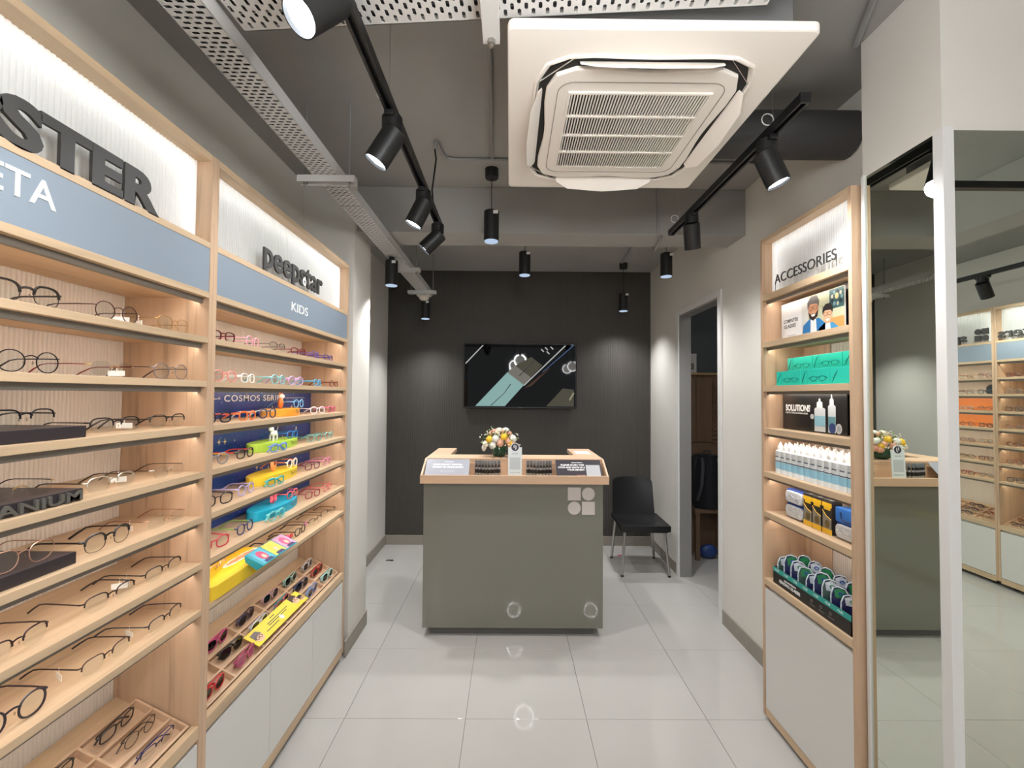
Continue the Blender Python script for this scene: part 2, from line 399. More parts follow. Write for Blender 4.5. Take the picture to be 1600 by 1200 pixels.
def octo(w, h, bulge, n=10):
    """rounded square with slightly pinched sides"""
    o = []
    for k in range(4*n):
        a = 2*PI*k/(4*n); c, s_ = math.cos(a), math.sin(a); q = (abs(c)**6+abs(s_)**6)**(-1/6)
        q *= 1-bulge*math.cos(4*a)
        o.append((c*q*w, s_*q*h))
    return o
rec = MB().prism(octo(hx*.775, hy*.775, .012), f, -.004, .004).build('air_slot_ring', ACD, ac)
gr = MB().prism(octo(hx*.71, hy*.71, .032), f, -.016, .0).build('grille_plate', ACW, ac, bevel=.005)
ring = octo(hx*.80, hy*.80, .012); 
MB().tube([(a, b, -.004) for a, b in ring], .006, 6, True).build('slot_rim', ACW, ac, smooth=True)
for k in range(4):     # four flaps
    ang = k*PI/2; w_ = (hx if k % 2 else hy)*.5; r_ = (hy if k % 2 else hx)*.755
    c = Vector((math.cos(ang), math.sin(ang), 0)); tt = Vector((-c.y, c.x, 0))
    m = MB(); prof = [(-1, .012), (-.75, .044), (0, .056), (.75, .044), (1, .012)]
    poly = [(u*w_, v) for u, v in prof]+[(u*w_, -v*.6) for u, v in reversed(prof)]
    open_ = .85
    m.prism(poly, lambda a, b, d: tuple(c*(r_+b*math.cos(open_))+tt*a+Vector((0, 0, -.012-b*math.sin(open_)+d))), 0, .006)
    m.build('air_flap', ACW, ac, bevel=.002)
for sx in (-1, 1):
    for sy in (-1, 1):
        MB().prism(rrect(-.07, .07, -.026, .026, .012), lambda a, b, d: (sx*hx*.665+(a*.7-b*.7*sx*sy), sy*hy*.665+(a*.7*-sx*sy+b*.7), d), -.008, .002).build('corner_cover', ACW, ac)
# inner intake: frame line, dark opening, slats, cross bars
ix, iy = hx*.525, hy*.49
MB().tube([(a, b, -.0165) for a, b in rrect(-hx*.625, hx*.625, -hy*.60, hy*.60, .05, 5)], .0018, 4, True).build('panel_seam', mat('shadow_gap_grey', (150, 144, 136), .7), ac)
B(-ix, ix, -iy, iy, -.0165, -.0155).build('intake_opening', ACD, ac)
m = MB()
for k in range(46):
    x = -ix+(k+.5)*2*ix/46; m.box(x-.002, x+.002, -iy, iy, -.022, -.0165)
s_ = m.build('grille_slats', ACW, ac); s_['kind'] = 'stuff'
for k in range(3):
    y = -iy+(k+1)*2*iy/4; B(-ix, ix, y-.004, y+.004, -.024, -.0165).build('grille_bar', ACW, ac)
for a in (B(-ix-.008, ix+.008, -iy-.008, -iy, -.022, -.0155), B(-ix-.008, ix+.008, iy, iy+.008, -.022, -.0155), B(-ix-.008, -ix, -iy, iy, -.022, -.0155), B(ix, ix+.008, -iy, iy, -.022, -.0155)):
    a.build('grille_frame', ACW, ac)
# dark insulated duct to the right wall, conduits
tag(MB().tube([(.81, 1.98, 2.80), (.9, 1.97, 2.795), (1.2, 1.96, 2.79), (1.522, 1.95, 2.785)], [.1, .098, .1, .099], 18).build('insulated_duct', mat('dark_duct_wrap', (74, 73, 74), .6, bump=.2, bscale=25), smooth=True, org=(1.0, 1.97, 2.7)),
    'thick dark insulated duct between air conditioner and right wall', 'duct')
def conduit(pts, label, r=.009):
    tag(MB().tube(pts, r, 8).build('conduit', CONDUIT, smooth=True, org=pts[0]), label, 'conduit', 'ceiling conduits')
zc = ZC-.0095
conduit([(-.08, 1.28, zc), (-.09, 1.8, zc), (-.112, 2.462, zc)], 'straight grey conduit running over the beam pendant lamp')
conduit([(-.405, 2.28, zc-.05), (-.40, 2.29, zc-.004), (-.39, 2.40, zc), (-.37, 2.46, zc), (-.32, 2.475, zc), (-.1, 2.475, zc), (.5, 2.475, zc), (1.5, 2.49, zc)], 'bent grey conduit crossing the ceiling in front of the beam')
conduit([(.95, 2.52, zc), (.95, 2.815, zc), (.95, 2.815, 2.638), (.98, 2.84, 2.638), (1.02, 3.09, 2.638), (1.02, 3.092, zc), (1.118, 4.40, zc)], 'grey conduit dropping over the beam toward the far pendant')
conduit([(1.05, 1.1, zc-.004), (1.3, 1.63, zc-.004)], 'short slanting conduit near the pillar', .012)
tag(MB().tube([(-.405, 2.285, zc-.05), (-.40, 2.30, 2.85), (-.425, 2.33, 2.7), (-.42, 2.34, 2.623)], .005, 6).build('power_cable', BLACKP, smooth=True, org=(-.42, 2.34, 2.623)), 'black cable dropping from the ceiling to the left track', 'cable')

def track(x, y0, y1, z, label, wires):
    t = thing('lighting_track', label, 'track', (x, y0, z)); o = (x, y0, z)
    MB().box(x-.017, x+.017, y0, y1, z+.004, z+.02).box(x-.017, x-.008, y0, y1, z-.012, z+.004).box(x+.008, x+.017, y0, y1, z-.012, z+.004).build('rail', BLACK, t, org=o)
    for e in (y0, y1): B(x-.018, x+.018, e-.004, e+.004, z-.013, z+.021).build('end_cap', BLACK, t, org=o)
    for y in wires:
        MB().cyl((x, y, z+.02), (x, y, ZC), .0012, n=5).build('suspension_wire', STEEL, t, org=o)
        MB().tube([(x-.02+.022*math.cos(a), y, z+.045+.022*math.sin(a)) for a in [2*PI*k/14 for k in range(14)]], .0022, 5, True).build('wire_loop', LETWH, t, org=o)
        MB().cyl((x, y, z+.018), (x, y, z+.034), .006, n=8).build('wire_clamp', STEEL, t, org=o)
track(-.425, .25, 2.62, 2.6, 'black suspended lighting track in front of the left shelves', (.6, 1.5))
track(.978, 1.44, 2.66, 2.6, 'black suspended lighting track beside the air conditioner', (1.62, 2.55))
def track_x(y, x0, x1, z, label):
    t = thing('lighting_track', label, 'track', (x0, y, z)); o = (x0, y, z)
    MB().box(x0, x1, y-.017, y+.017, z-.012, z+.02).build('rail', BLACK, t, org=o)
    for x in (x0+.3, x1-.3): MB().cyl((x, y, z+.02), (x, y, ZC), .0012, n=5).build('suspension_wire', STEEL, t, org=o)
track_x(.62, 1.75, 3.4, 2.6, 'black lighting track seen level in the front mirror')
track(3.8, -2.4, .9, 2.6, 'black lighting track in front of the mirrored shelves', (-2, .5))
def spot_head(p, d, label, energy=SPOT_W, r=.0425, L=.135, on=True):
    """adapter on the rail, knuckle, cylinder can aimed along d, glowing lens"""
    p = Vector(p); d = Vector(d).normalized(); t = thing('track_spotlight', label, 'spotlight', p, 0, 'black track spotlights')
    o = tuple(p)
    MB().cyl(p+Vector((0, 0, -.062)), p+Vector((0, 0, -.013)), .036, n=20).box(p.x-.016, p.x+.016, p.y-.05, p.y+.05, p.z-.03, p.z-.012).build('adapter', BLACK, t, org=o, bevel=.003)
    side = d.cross(Vector((0, 0, 1))); side = side.normalized() if side.length > .1 else Vector((1, 0, 0))
    a = p+Vector((0, 0, -.075)); c0 = a+Vector((0, 0, -.008))-d*.025; c1 = c0+d*L
    MB().cyl(p+Vector((0, 0, -.06)), a, .016, n=12).cyl(a-side*.02, a+side*.02, .012, n=10).build('knuckle', BLACK, t, org=o)
    n = 24; m = MB(); u = d.orthogonal().normalized(); v = d.cross(u)
    prof = [(c0, r*.90), (c0+d*.004, r), (c1, r), (c1, r*.93), (c1-d*.012, r*.86)]
    vs = []; fs = []
    for q, rr in prof: vs += [q+(u*math.cos(2*PI*k/n)+v*math.sin(2*PI*k/n))*rr for k in range(n)]
    for i in range(len(prof)-1): fs += [(i*n+k, i*n+(k+1) % n, (i+1)*n+(k+1) % n, (i+1)*n+k) for k in range(n)]
    fs.append(tuple(range(n-1, -1, -1)))
    m.add(vs, fs).build('can', BLACK, t, org=o, smooth=True)
    e = c1-d*.011
    MB().cyl(e, e+d*.001, r*.86, n=24).build('lens', LAMP, t, org=o)
    l = light('spot_light', 'SPOT', c1+d*.003, c1+d, energy, (.98, .99, 1.), .04, 125, 1.); l.parent = t; l.location = c1+d*.003-p
    return t
for (y, d, lb) in ((1.0, (-.40, -.48, -.78), 'largest black track spotlight cut by the top edge, lens glowing'),
                   (1.54, (-.5, -.05, -.86), 'black track spotlight second from the front on the left track'),
                   (2.10, (-.42, -.05, -.9), 'black track spotlight third from the front on the left track'),
                   (2.52, (-.7, -.05, -.7), 'black track spotlight at the far end of the left track')):
    spot_head((-.425, y, 2.6), d, lb, SPOT_W*.42)
spot_head((.978, 1.66, 2.6), (.35, -.1, -.93), 'black track spotlight on the right track nearest the pillar')
spot_head((.978, 2.36, 2.6), (.2, .35, -.9), 'black track spotlight at the far end of the right track')
spot_head((-.425, .45, 2.6), (-.5, .0, -.86), 'added unseen spotlight on the left track nearest the shop entrance', SPOT_W*.42)  # extra head out of view, added as ambient fill
spot_head((3.18, .62, 2.6), (-.3, -.4, -.87), 'black spotlight on the level track in the front mirror')
spot_head((3.8, -.85, 2.6), (.5, -.15, -.85), 'black spotlight hanging before the mirrored shelf sign')
spot_head((3.8, -1.9, 2.6), (.5, .0, -.86), 'added unseen spotlight deep in the mirrored shelf aisle')  # outside the mirror's view, added as fill for the rear area
def pendant(px, py0, py1, Y, label, top=ZC):
    a = onY(px, py0, Y); pendant_at(a.x, Y, onY(px, py1, Y).z, label, top)
def pendant_at(x, Y, zb, label, top=ZC):
    t = thing('pendant_lamp', label, 'pendant lamp', (x, Y, zb), 0, 'black cylinder pendant lamps'); o = (x, Y, zb)
    L = .18; r = .045
    MB().lathe([(r*.9, .012), (r*.97, .0), (r, 0), (r, L-.004), (r-.004, L)], o, 24).build('cylinder_shade', BLACK, t, org=o, smooth=True)
    MB().lathe([(r*.9, -.004), (r*.93, .0005), (r*.9, .001)], o, 24).build('lens', LAMP2, t, org=o)
    MB().tube([(x, Y, zb+L), (x, Y, top-.02)], .0025, 6).build('cord', BLACKP, t, org=o)
    MB().lathe([(.038, -.055), (.04, -.05), (.04, 0)] if top == ZC else [(.018, -.02), (.02, -.016), (.02, 0)], (x, Y, top), 20).build('canopy', BLACK, t, org=o, smooth=True)
    B(x+.012, x+.04, Y-.0455, Y-.044, zb+L-.03, zb+L-.01).build('label_sticker', LETWH, t, org=o)
    l = light('pendant_light', 'SPOT', (x, Y, zb-.008), (x, Y, 0), PEND_W, (.98, .99, 1.), .04, 120, 1.); l.parent = t; l.location = (0, 0, -.008)
pendant(768, 330, 377, 2.6, 'black cylinder pendant hanging in front of the ceiling beam')
pendant(820, 393, 430, 3.4, 'black cylinder pendant hanging above the middle of the television')
pendant(1041, 397, 432, 3.4, 'black cylinder pendant near the right wall above the doorway')
pendant(612, 410, 446, 3.17, 'black cylinder pendant beside the cable tray above the pilaster', 2.5975)
pendant(974, 459, 486, 4.45, 'black cylinder pendant at the dark wall right of the television')
pendant(665, 476, 498, 4.38, 'black cylinder pendant at the cable tray end by the dark wall', 2.5975)
for i, (x, y) in enumerate(((2.6, -.3), (2.3, -1.55), (3.5, .25), (1.8, -1.5))):  # added downlights, out of view, to brighten the mirrored floor
    pendant_at(x, y, 2.42, 'added unseen cylinder pendant over the wide front part, %s from the pillar mirror' % ['first', 'third', 'second', 'fourth'][i])
# added opal fill globes, all out of view, lifting ambient light on upper walls
FILL_OPAL = emit('fill_globe_glow', (255, 250, 242), 6.)
for i, (x, y, kw) in enumerate(((.2, .48, 2.0), (.1, -1.0, .7), (1.5, -1.2, .4), (2.7, -1.2, .4), (.1, -2.2, .5), (1.5, -2.2, .4))):
    t = thing('fill_globe', 'added unseen fill globe over the shop front, %s from the counter' % ['first', 'second', 'third', 'fourth', 'fifth', 'sixth'][i], 'pendant lamp', (x, y, 2.2), 0, 'added fill globes at the shop front'); o = (x, y, 2.2)
    m = MB(); sph(m, (x, y, 2.31), .11, 20, 14); m.build('globe', FILL_OPAL, t, org=o, smooth=True)
    MB().cyl((x, y, 2.405), (x, y, 2.45), .03, n=14).tube([(x, y, 2.44), (x, y, ZC-.02)], .004, 6).cyl((x, y, ZC-.03), (x, y, ZC), .05, n=16).build('stem', BLACK, t, org=o)
    d = bpy.data.lights.new('fill_globe_light', 'POINT'); d.energy = FILL_GLOBE_W*kw; d.shadow_soft_size = .12; d.color = (.98, .99, 1.0)
    l = bpy.data.objects.new('fill_globe_light', d); COL.objects.link(l); l.parent = t; l.location = (0, 0, .11)

# ================================================================== shelving units
def flutes(mb, x, y0, y1, z0, z1, pitch, dep, thick=.004):
    """vertical ribs bulging to +x between y0..y1"""
    n = max(2, round((y1-y0)/pitch)); p = (y1-y0)/n; prof = []
    for k in range(n): prof += [(y0+k*p, 0.), (y0+(k+.22)*p, .8), (y0+(k+.5)*p, 1.), (y0+(k+.78)*p, .8)]
    prof.append((y1, 0.)); m_ = len(prof)
    vs = [(x+d*dep, y, z0) for y, d in prof]+[(x+d*dep, y, z1) for y, d in prof]+[(x-thick, y0, z0), (x-thick, y1, z0), (x-thick, y0, z1), (x-thick, y1, z1)]
    fs = [(i, i+1, m_+i+1, m_+i) for i in range(m_-1)]; q = 2*m_
    return mb.add(vs, fs+[(q, q+2, q+3, q+1), (0, m_, q+2, q), (m_-1, q+1, q+3, 2*m_-1)])
SH = [1.79, 1.645, 1.497, 1.348, 1.202, 1.051, .90]     # shelf tops
TH = .018
def sign_box(t, W, z0, z1, led_hi, rear=.115):
    """opal fluted panel with strips behind it; z0..z1 is the opening"""
    m = MB(); flutes(m, -.052, .018, W-.018, z0, z1, .013, .0035); m.build('sign_panel', OPAL, t)
    B(-rear-.01, -rear, .018, W-.018, z0, z1).build('sign_backing', LETWH, t)
    B(-.086, -.076, .03, W-.03, z1-.035, z1-.027).build('led_strip', BOXLED, t)
    y = W-.05 if led_hi else .042
    B(-.086, -.076, y, y+.008, z0+.01, z1-.02).build('led_strip', BOXLED, t)
def wall_unit(label, loc, rz, W, led_hi=True, doors=3, group='oak spectacle display units'):
    t = thing('display_unit', label, 'shelving unit', loc, rz, group); D = -.285
    for y in (0, W-TH): B(D, 0, y, y+TH, .045, 2.40).build('side_panel', WOOD_Z, t, bevel=.0012)
    B(D, 0, TH, W-TH, 2.378, 2.40).build('top_panel', WOOD_Y, t, bevel=.0012)
    sign_box(t, W, 2.105, 2.378, led_hi)
    B(-.125, 0, TH, W-TH, 2.085, 2.105).build('rail', WOOD_Y, t, bevel=.0012)
    B(-.02, -.002, TH, W-TH, 1.94, 2.085).build('fascia', FASCIA, t)
    m = MB(); flutes(m, D+.006, TH, W-TH, .55, 2.10, .0115, .004); m.build('back_panel', FLUTE, t)
    for i, z in enumerate([1.94]+SH):
        zt, zb = z, z-.020
        s = B(D+.012, 0, TH, W-TH, zb, zt).build('shelf' if i else 'rail', WOOD_Y, t, bevel=.0015)
        if i < 7 or True:
            B(-.032, -.020, TH, W-TH, zb-.017, zb).build('light_profile', PROFILE, s)
            B(-.042, -.032, TH+.004, W-TH-.004, zb-.010, zb-.002).build('led_strip', LED, s)
    # sloping tray bed and front ledge
    MB().prism([(-.27, .62), (-.02, .495), (-.02, .485), (-.27, .485)], lambda a, b, d: (a, d, b), TH, W-TH).build('tray_bed', WOOD_Y, t)
    B(-.024, .0, TH, W-TH, .485, .527).build('ledge', WOOD_Y, t, bevel=.002)
    B(D, -.022, TH, W-TH, .075, .48).build('cabinet_box', LAMW, t)
    w = (W-2*TH)/doors
    for k in range(doors): B(-.020, -.002, TH+k*w+.0015, TH+(k+1)*w-.0015, .078, .470).build('door', LAMW, t, bevel=.001)
    B(-.016, -.002, TH, W-TH, .03, .074).build('plinth', WOOD_Y, t, bevel=.001)
    m = MB()
    for y in (.08, W/2, W-.08): 
        MB().cyl((-.06, y, 0), (-.06, y, .05), .018, n=12).build('foot', BLACKP, t)
        MB().cyl((-.24, y, 0), (-.24, y, .08), .018, n=12).build('foot', BLACKP, t)
    return t
UW = 1.235; XU = -1.0; Y1U, Y2U = .240, 1.476
u1 = wall_unit('oak display unit under the grey ETA fascia with metal spectacles', (XU, Y1U, 0), 0, UW)
u2 = wall_unit('oak display unit under the KIDS fascia with colourful children frames', (XU, Y2U, 0), 0, UW)
u0 = wall_unit('empty oak display unit along the left wall behind the photographer', (XU, Y1U-UW-.001, 0), 0, UW)
u3 = wall_unit('oak display unit in the mirror with the ers lettering', (4.2, .095, 0), PI, UW, False)
u4 = wall_unit('oak display unit in the mirror with the square and circle logo', (4.2, -1.142, 0), PI, UW, False)
def lf(x, y, z): return frame_fn((x, y, z), (0, 1, 0), (0, 0, 1), (1, 0, 0))     # text plane facing local +x
text('HIPSTER', lf(-.008, .595-Y1U, 2.106), .648, LETDK, u1, .098, .042, .008, True)
text('BETA', lf(-.003, .785-Y1U, 2.001), .177, LETWH, u1, .056, .008, .003, True)
text('peepstar', lf(-.009, 1.778-Y2U, 2.128), .556, LETDK, u2, .092, .018, .008, True)
text('KIDS', lf(-.003, 2.006-Y2U, 1.986), .162, LETWH, u2, .04, .004, .003, True)
# small smiling pin inside the second p of peepstar
MB().prism(circ(2.125-Y2U, 2.147, .017, .02, 16), lambda a, b, d: (d, a, b), -.002, .001).build('emblem_disc', LETWH, u2)
MB().prism([(2.118-Y2U, 2.152), (2.132-Y2U, 2.152), (2.125-Y2U, 2.137)], lambda a, b, d: (d, a, b), .001, .002).build('emblem_mark', LETDK, u2)
def logo(parent, fn, s, g, m, d=.006):
    """two squares and two circles"""
    MB().prism([(0, s+g), (s, s+g), (s, 2*s+g), (0, 2*s+g)], fn, 0, d).build('logo_square', m, parent)
    MB().prism(circ(s*1.5+g, s*1.5+g, s/2, n=28), fn, 0, d).build('logo_circle', m, parent)
    MB().prism(circ(s*.5, s*.5, s/2, n=28), fn, 0, d).build('logo_circle', m, parent)
    MB().prism([(s+g, 0), (2*s+g, 0), (2*s+g, s), (s+g, s)], fn, 0, d).build('logo_square', m, parent)
text('specsmakers', lf(-.012, .46, 2.127), .745, LETDK, u3, .078, .02, .012, True)
logo(u4, lf(-.012, .045, 2.117), .052, .008, LETDK, .012)
text('specsmakers', lf(-.012, .23, 2.127), .745, LETDK, u4, .078, .02, .012, True)

# ---- right unit for accessories (local y runs toward the camera)
RW = .605; RX = 1.285; RY = 2.247
RS = [1.883, 1.66, 1.448, 1.232, 1.033]
u5 = thing('display_unit', 'narrow oak display unit under the ACCESSORIES sign', 'shelving unit', (RX, RY, 0), PI, 'oak spectacle display units')
D = -.225
B(D, 0, 0, TH, .02, 2.41).build('side_panel', WOOD_Z, u5, bevel=.0012)
B(D, 0, RW-TH, RW, .02, 2.41).build('side_panel', WOOD_Z, u5, bevel=.0012)
B(D, 0, TH, RW-TH, 2.39, 2.41).build('top_panel', WOOD_Y, u5, bevel=.0012)
sign_box(u5, RW, 2.122, 2.39, False)
text('ACCESSORIES', lf(-.013, .105, 2.158), .408, LETDK, u5, .044, .0, .003, True)
B(-.015, -.0125, .106, .1075, 2.122, 2.158).build('letter_pin', LETDK, u5); B(-.015, -.0125, .510, .5115, 2.122, 2.18).build('letter_pin', LETDK, u5)
m = MB(); flutes(m, D+.006, TH, RW-TH, .66, 2.12, .0115, .004); m.build('back_panel', FLUTE, u5)
B(D+.012, D+.016, TH, .2, .66, 2.09).build('back_cover', WOOD_Z, u5)
for i, z in enumerate([2.122]+RS):
    th = .028 if i else .03
    s = B(D+.012, 0, TH, RW-TH, z-th, z).build('shelf' if i else 'rail', WOOD_Y, u5, bevel=.0015)
    B(-.032, -.020, TH, RW-TH, z-th-.014, z-th).build('light_profile', PROFILE, s)
    B(-.042, -.032, TH+.004, RW-TH-.004, z-th-.010, z-th-.002).build('led_strip', LED, s)
B(D+.012, 0, TH, RW-TH, .668, .700).build('ledge', WOOD_Y, u5, bevel=.002)
B(D, -.022, TH, RW-TH, .05, .664).build('cabinet_box', LAMW, u5)
B(-.020, -.002, TH+.0015, RW-TH-.0015, .062, .648).build('door', LAMW, u5, bevel=.001)
B(-.016, -.003, TH, RW-TH, .02, .06).build('plinth', WOOD_Y, u5, bevel=.001)
for y in (.06, RW-.06):
    for x in (-.06, -.18): MB().cyl((x, y, 0), (x, y, .05), .016, n=12).build('foot', BLACKP, u5)

# ================================================================== spectacles
STY = {  # half width, half height, exponent, bridge, rim radius, rim kind, temple radius, temple length
 'round': (.0235, .0215, 2.05, .019, .0012, 'full', .0014, .135),
 'big_round': (.0255, .0235, 2.2, .018, .0022, 'full', .0018, .135),
 'rect': (.0265, .0185, 3.2, .017, .0021, 'full', .0022, .135),
 'half': (.0265, .0185, 3.0, .017, .0017, 'half', .0016, .135),
 'brow': (.0255, .0205, 2.6, .019, .0026, 'brow', .0021, .135),
 'rimless': (.0260, .0180, 2.8, .018, .0008, 'none', .0012, .135),
 'pilot': (.0260, .0205, 2.4, .018, .0010, 'full', .0013, .135),
 'kid_rect': (.0230, .0165, 3.0, .015, .0025, 'full', .0024, .12),
 'kid_round': (.0220, .0190, 2.2, .015, .0026, 'full', .0024, .12),
 'sun': (.0255, .0195, 2.6, .014, .0022, 'full', .0028, .12),
 'sun_cat': (.0260, .0190, 2.3, .014, .0026, 'full', .0030, .12)}
PROTO = {}
def spec_meshes(style, folded):
    key = (style, folded)
    if key in PROTO: return PROTO[key]
    w, h, e, br, r, kind, rt, tl = STY[style]; yc = w+br/2+r; zc_ = h+r+.0005; P = {}
    bend = lambda y: -1.1*y*y
    def out(sgn, k=1., n=26):
        o = []
        for i in range(n):
            a = 2*PI*i/n; c, s = math.cos(a), math.sin(a)
            y = w*k*math.copysign(abs(c)**(2/e), c); z = h*k*math.copysign(abs(s)**(2/e), s)
            if style == 'pilot': y *= 1+.10*(z/h); z += -.002*(-y/w if z < 0 else 0)
            if style == 'sun_cat' and z > 0: z += .006*max(0, y/w)
            if style in ('round', 'big_round', 'kid_round') : z *= 1.0
            o.append((sgn*(yc+y), zc_+z))
        return o
    m = MB()
    for sg in (-1, 1):
        p = [(bend(y), y, z) for y, z in out(sg)]
        if kind == 'full': m.tube(p, r, 5, True)
        elif kind == 'brow': m.tube(p[0:14], r, 5); m.tube(p[13:]+p[:1], .0008, 4)
        elif kind == 'half': m.tube(p[0:14], r, 5)
        yo = sg*(yc+w); hz = zc_+h*.45
        m.tube([(bend(yo), yo-sg*.002, hz), (bend(yo)-.002, yo+sg*.004, hz), (bend(yo)-.008, yo+sg*.006, hz)], max(r, .0012)*1.15, 5)
    bz = zc_+h*(.45 if kind != 'none' else .3); by = br/2+r+.001
    m.tube([(0, -by-.002, bz-.002), (.0015, -by*.5, bz+.002), (.002, 0, bz+.003), (.0015, by*.5, bz+.002), (0, by+.002, bz-.002)], max(r, .0013), 5)
    P['frame'] = [m.mesh('frame', 0, True)]
    P['lens'] = []; P['temple'] = []; P['nose_pad'] = []
    for sg in (-1, 1):
        o = out(sg, .985, 22)
        P['lens'].append(MB().prism(o, lambda a, b, d: (bend(a)+d, a, b), -.0007, .0007).mesh('lens'))
        yo = sg*(yc+w+.006); xb = bend(yc+w)-.008; hz = zc_+h*.45
        if not folded:
            pts = [(xb, yo, hz), (xb-.03, yo, hz+.0005), (xb-tl*.62, yo-sg*.002, hz), (xb-tl*.74, yo-sg*.003, hz-.003), (xb-tl*.88, yo-sg*.006, hz*.5), (xb-tl, yo-sg*.009, rt*1.5+.0003)]
            rr = [rt, rt, rt*.95, rt*1.15, rt*1.5, rt*1.5]
        else:
            xo = xb-.002-(.006 if sg > 0 else 0); q = -sg
            pts = [(xb, yo, hz), (xo-.002, yo+q*.006, hz), (xo-.003, yo+q*tl*.6, hz-.002*(1+sg)), (xo-.002, yo+q*tl*.74, hz-.006), (xo, yo+q*tl*.97, rt*1.6+.0006)]
            rr = [rt, rt, rt, rt*1.2, rt*1.5]
        P['temple'].append(MB().tube(pts, rr, 5).mesh('temple', 0, True))
        if kind != 'full' or style in ('round', 'pilot', 'big_round'):
            n_ = MB(); sph(n_, (-.005, sg*(br/2-.001), zc_-h*.1), (.0012, .002, .004), 6, 4); P['nose_pad'].append(n_.mesh('nose_pad', 0, True))
    for L in P.values():
        for me in L: me.materials.append(None)
    PROTO[key] = P; return P
CLEAR = glassy('clear_lens', (250, 252, 252), .05); DARKL = mat('dark_lens', (16, 16, 18), .06, spec=.7)
BLUEL = mat('mirrored_blue_lens', (40, 60, 110), .1, .6); PADM = glassy('clear_silicone', (245, 240, 230), .25, .2)
TAGM = mat('white_price_tag', (238, 236, 230), .6)
tag_me = MB().box(-.017, .017, -.0005, .0005, -.022, -.008).box(-.0008, .0008, -.0004, .0004, -.009, .006).mesh('price_tag'); tag_me.materials.append(None)
def hexc(c): return tuple(int(c[i:i+2], 16) for i in (0, 2, 4))
def specs(style, loc, rz, cf, label, group, ct=None, lens=None, folded=False, tilt=0., ptag=None, metal=None, scale=1., kind='eyeglasses'):
    """cf / ct : frame and temple colours as hex"""
    P = spec_meshes(style, folded); metal = style in ('round', 'half', 'rimless', 'pilot') if metal is None else metal
    fm = mc(hexc(cf), .3, .7 if metal else 0.); tm = mc(hexc(ct), .35) if ct else fm
    t = thing('sunglasses' if kind == 'sunglasses' else 'eyeglasses', label, kind, loc, 0, group); t.rotation_euler = (0, tilt, rz); t.scale = (scale,)*3
    inst('frame', P['frame'][0], fm, t)
    for me in P['lens']: inst('lens', me, lens or CLEAR, t)
    for me in P['temple']: inst('temple', me, tm, t)
    for me in P['nose_pad']: inst('nose_pad', me, PADM, t)
    if ptag:
        w, h, e, br, r, k, rt, tl = STY[style]; yo = ptag*(w*2+br/2+r+.006)
        inst('price_tag', tag_me, TAGM, t, (-.05, yo, h*1.45+r), (0, 0, .5*ptag))
    return t
ORD = ['top', 'second', 'third', 'fourth', 'fifth', 'sixth', 'lowest']
XG = XU-.034
# --- adult frames, three on each shelf in view: (style, frame, temple, tag side, colour words)
U1 = [
 [('brow', '24211f', None, 0, 'black browline'), ('round', '5a4440', '3a2422', 1, 'thin brown metal'), ('pilot', 'b08850', None, -1, 'thin gold')],
 [('round', '26262a', None, 0, 'round black metal'), ('rimless', 'c8a468', '7a2420', 1, 'gold rimless red-armed'), ('round', '8a8488', '3a3234', 0, 'silver round')],
 [('half', '22242c', None, 0, 'black half-rim'), ('half', '2c2a2c', '34302e', 1, 'dark grey half-rim'), ('half', '3a3634', '26221f', 0, 'slim black half-rim')],
 [('rimless', 'c4a468', '2c2622', 0, 'gold rimless'), ('half', 'c4bcb0', '4a3c30', 1, 'silver half-rim'), ('rimless', 'd0ccc8', '2a2422', 0, 'clear rimless')],
 [('pilot', 'd0a894', None, 0, 'rose gold'), ('brow', '1c1a1a', None, 0, 'black and gold browline'), ('rimless', 'c08c70', '8a5444', -1, 'copper rimless')],
 [('half', '3c2a34', '2c2428', 0, 'plum half-rim'), ('half', '3a3030', '2e2a2a', 1, 'brown half-rim'), ('half', '2c2a2a', '262424', -1, 'charcoal half-rim')],
 [('big_round', '2a2430', None, 0, 'big round dark'), ('half', '4a3a34', '1e1a1a', -1, 'slim brown half-rim'), ('half', '2a2e34', '2a3440', -1, 'navy-armed half-rim')]]
PLACE = ['cut by the left edge', 'in the middle', 'beside the divider']
PY = [.948, 1.163, 1.352]
for i, row in enumerate(U1):
    for k, (st, cf, ct, tg, wd) in enumerate(row):
        z = SH[i]+(.028 if i in (2, 3, 4) and k == 0 else 0)+.0004
        specs(st, (XG-.002, PY[k]+.006*((i*2+k) % 3-1), z), (.06*((i+k) % 3-1)), cf, '%s glasses %s of the %s shelf, ETA unit' % (wd, PLACE[k], ORD[i]), 'metal spectacles on the ETA unit', ct, ptag=tg or None, scale=1.06)
# black plinth blocks
for i, (y1, st) in {2: (1.068, 0), 3: (1.064, 1), 4: (1.053, 0)}.items():
    t = thing('display_block', ['flat black block on the third shelf, ETA unit', 'black block with raised TITANIUM lettering', 'flat black block on the fifth shelf, ETA unit'][i-2], 'display block', (XU-.13, .9, SH[i]))
    m = B(-.09, .11, -.10, y1-.9, 0, .028); m.build('block', mat('aubergine_black_block', (48, 42, 46), .4), t, bevel=.002)
    if st: text('TITANIUM', frame_fn((.110, -.098, .003), (0, 1, 0), (0, 0, 1), (1, 0, 0)), .256, mat('gunmetal_letter', (92, 90, 84), .4), t, .022, .02, .006, True)
tag(B(-.02, .02, -.075, .02, 0, .11).build('backdrop_card', mat('glossy_black_card', (30, 30, 30), .15), bevel=.001, org=(0, 0, 0)), 'black card standing at the left edge of the third shelf', 'display card').location = (XU-.25, .80, SH[2])

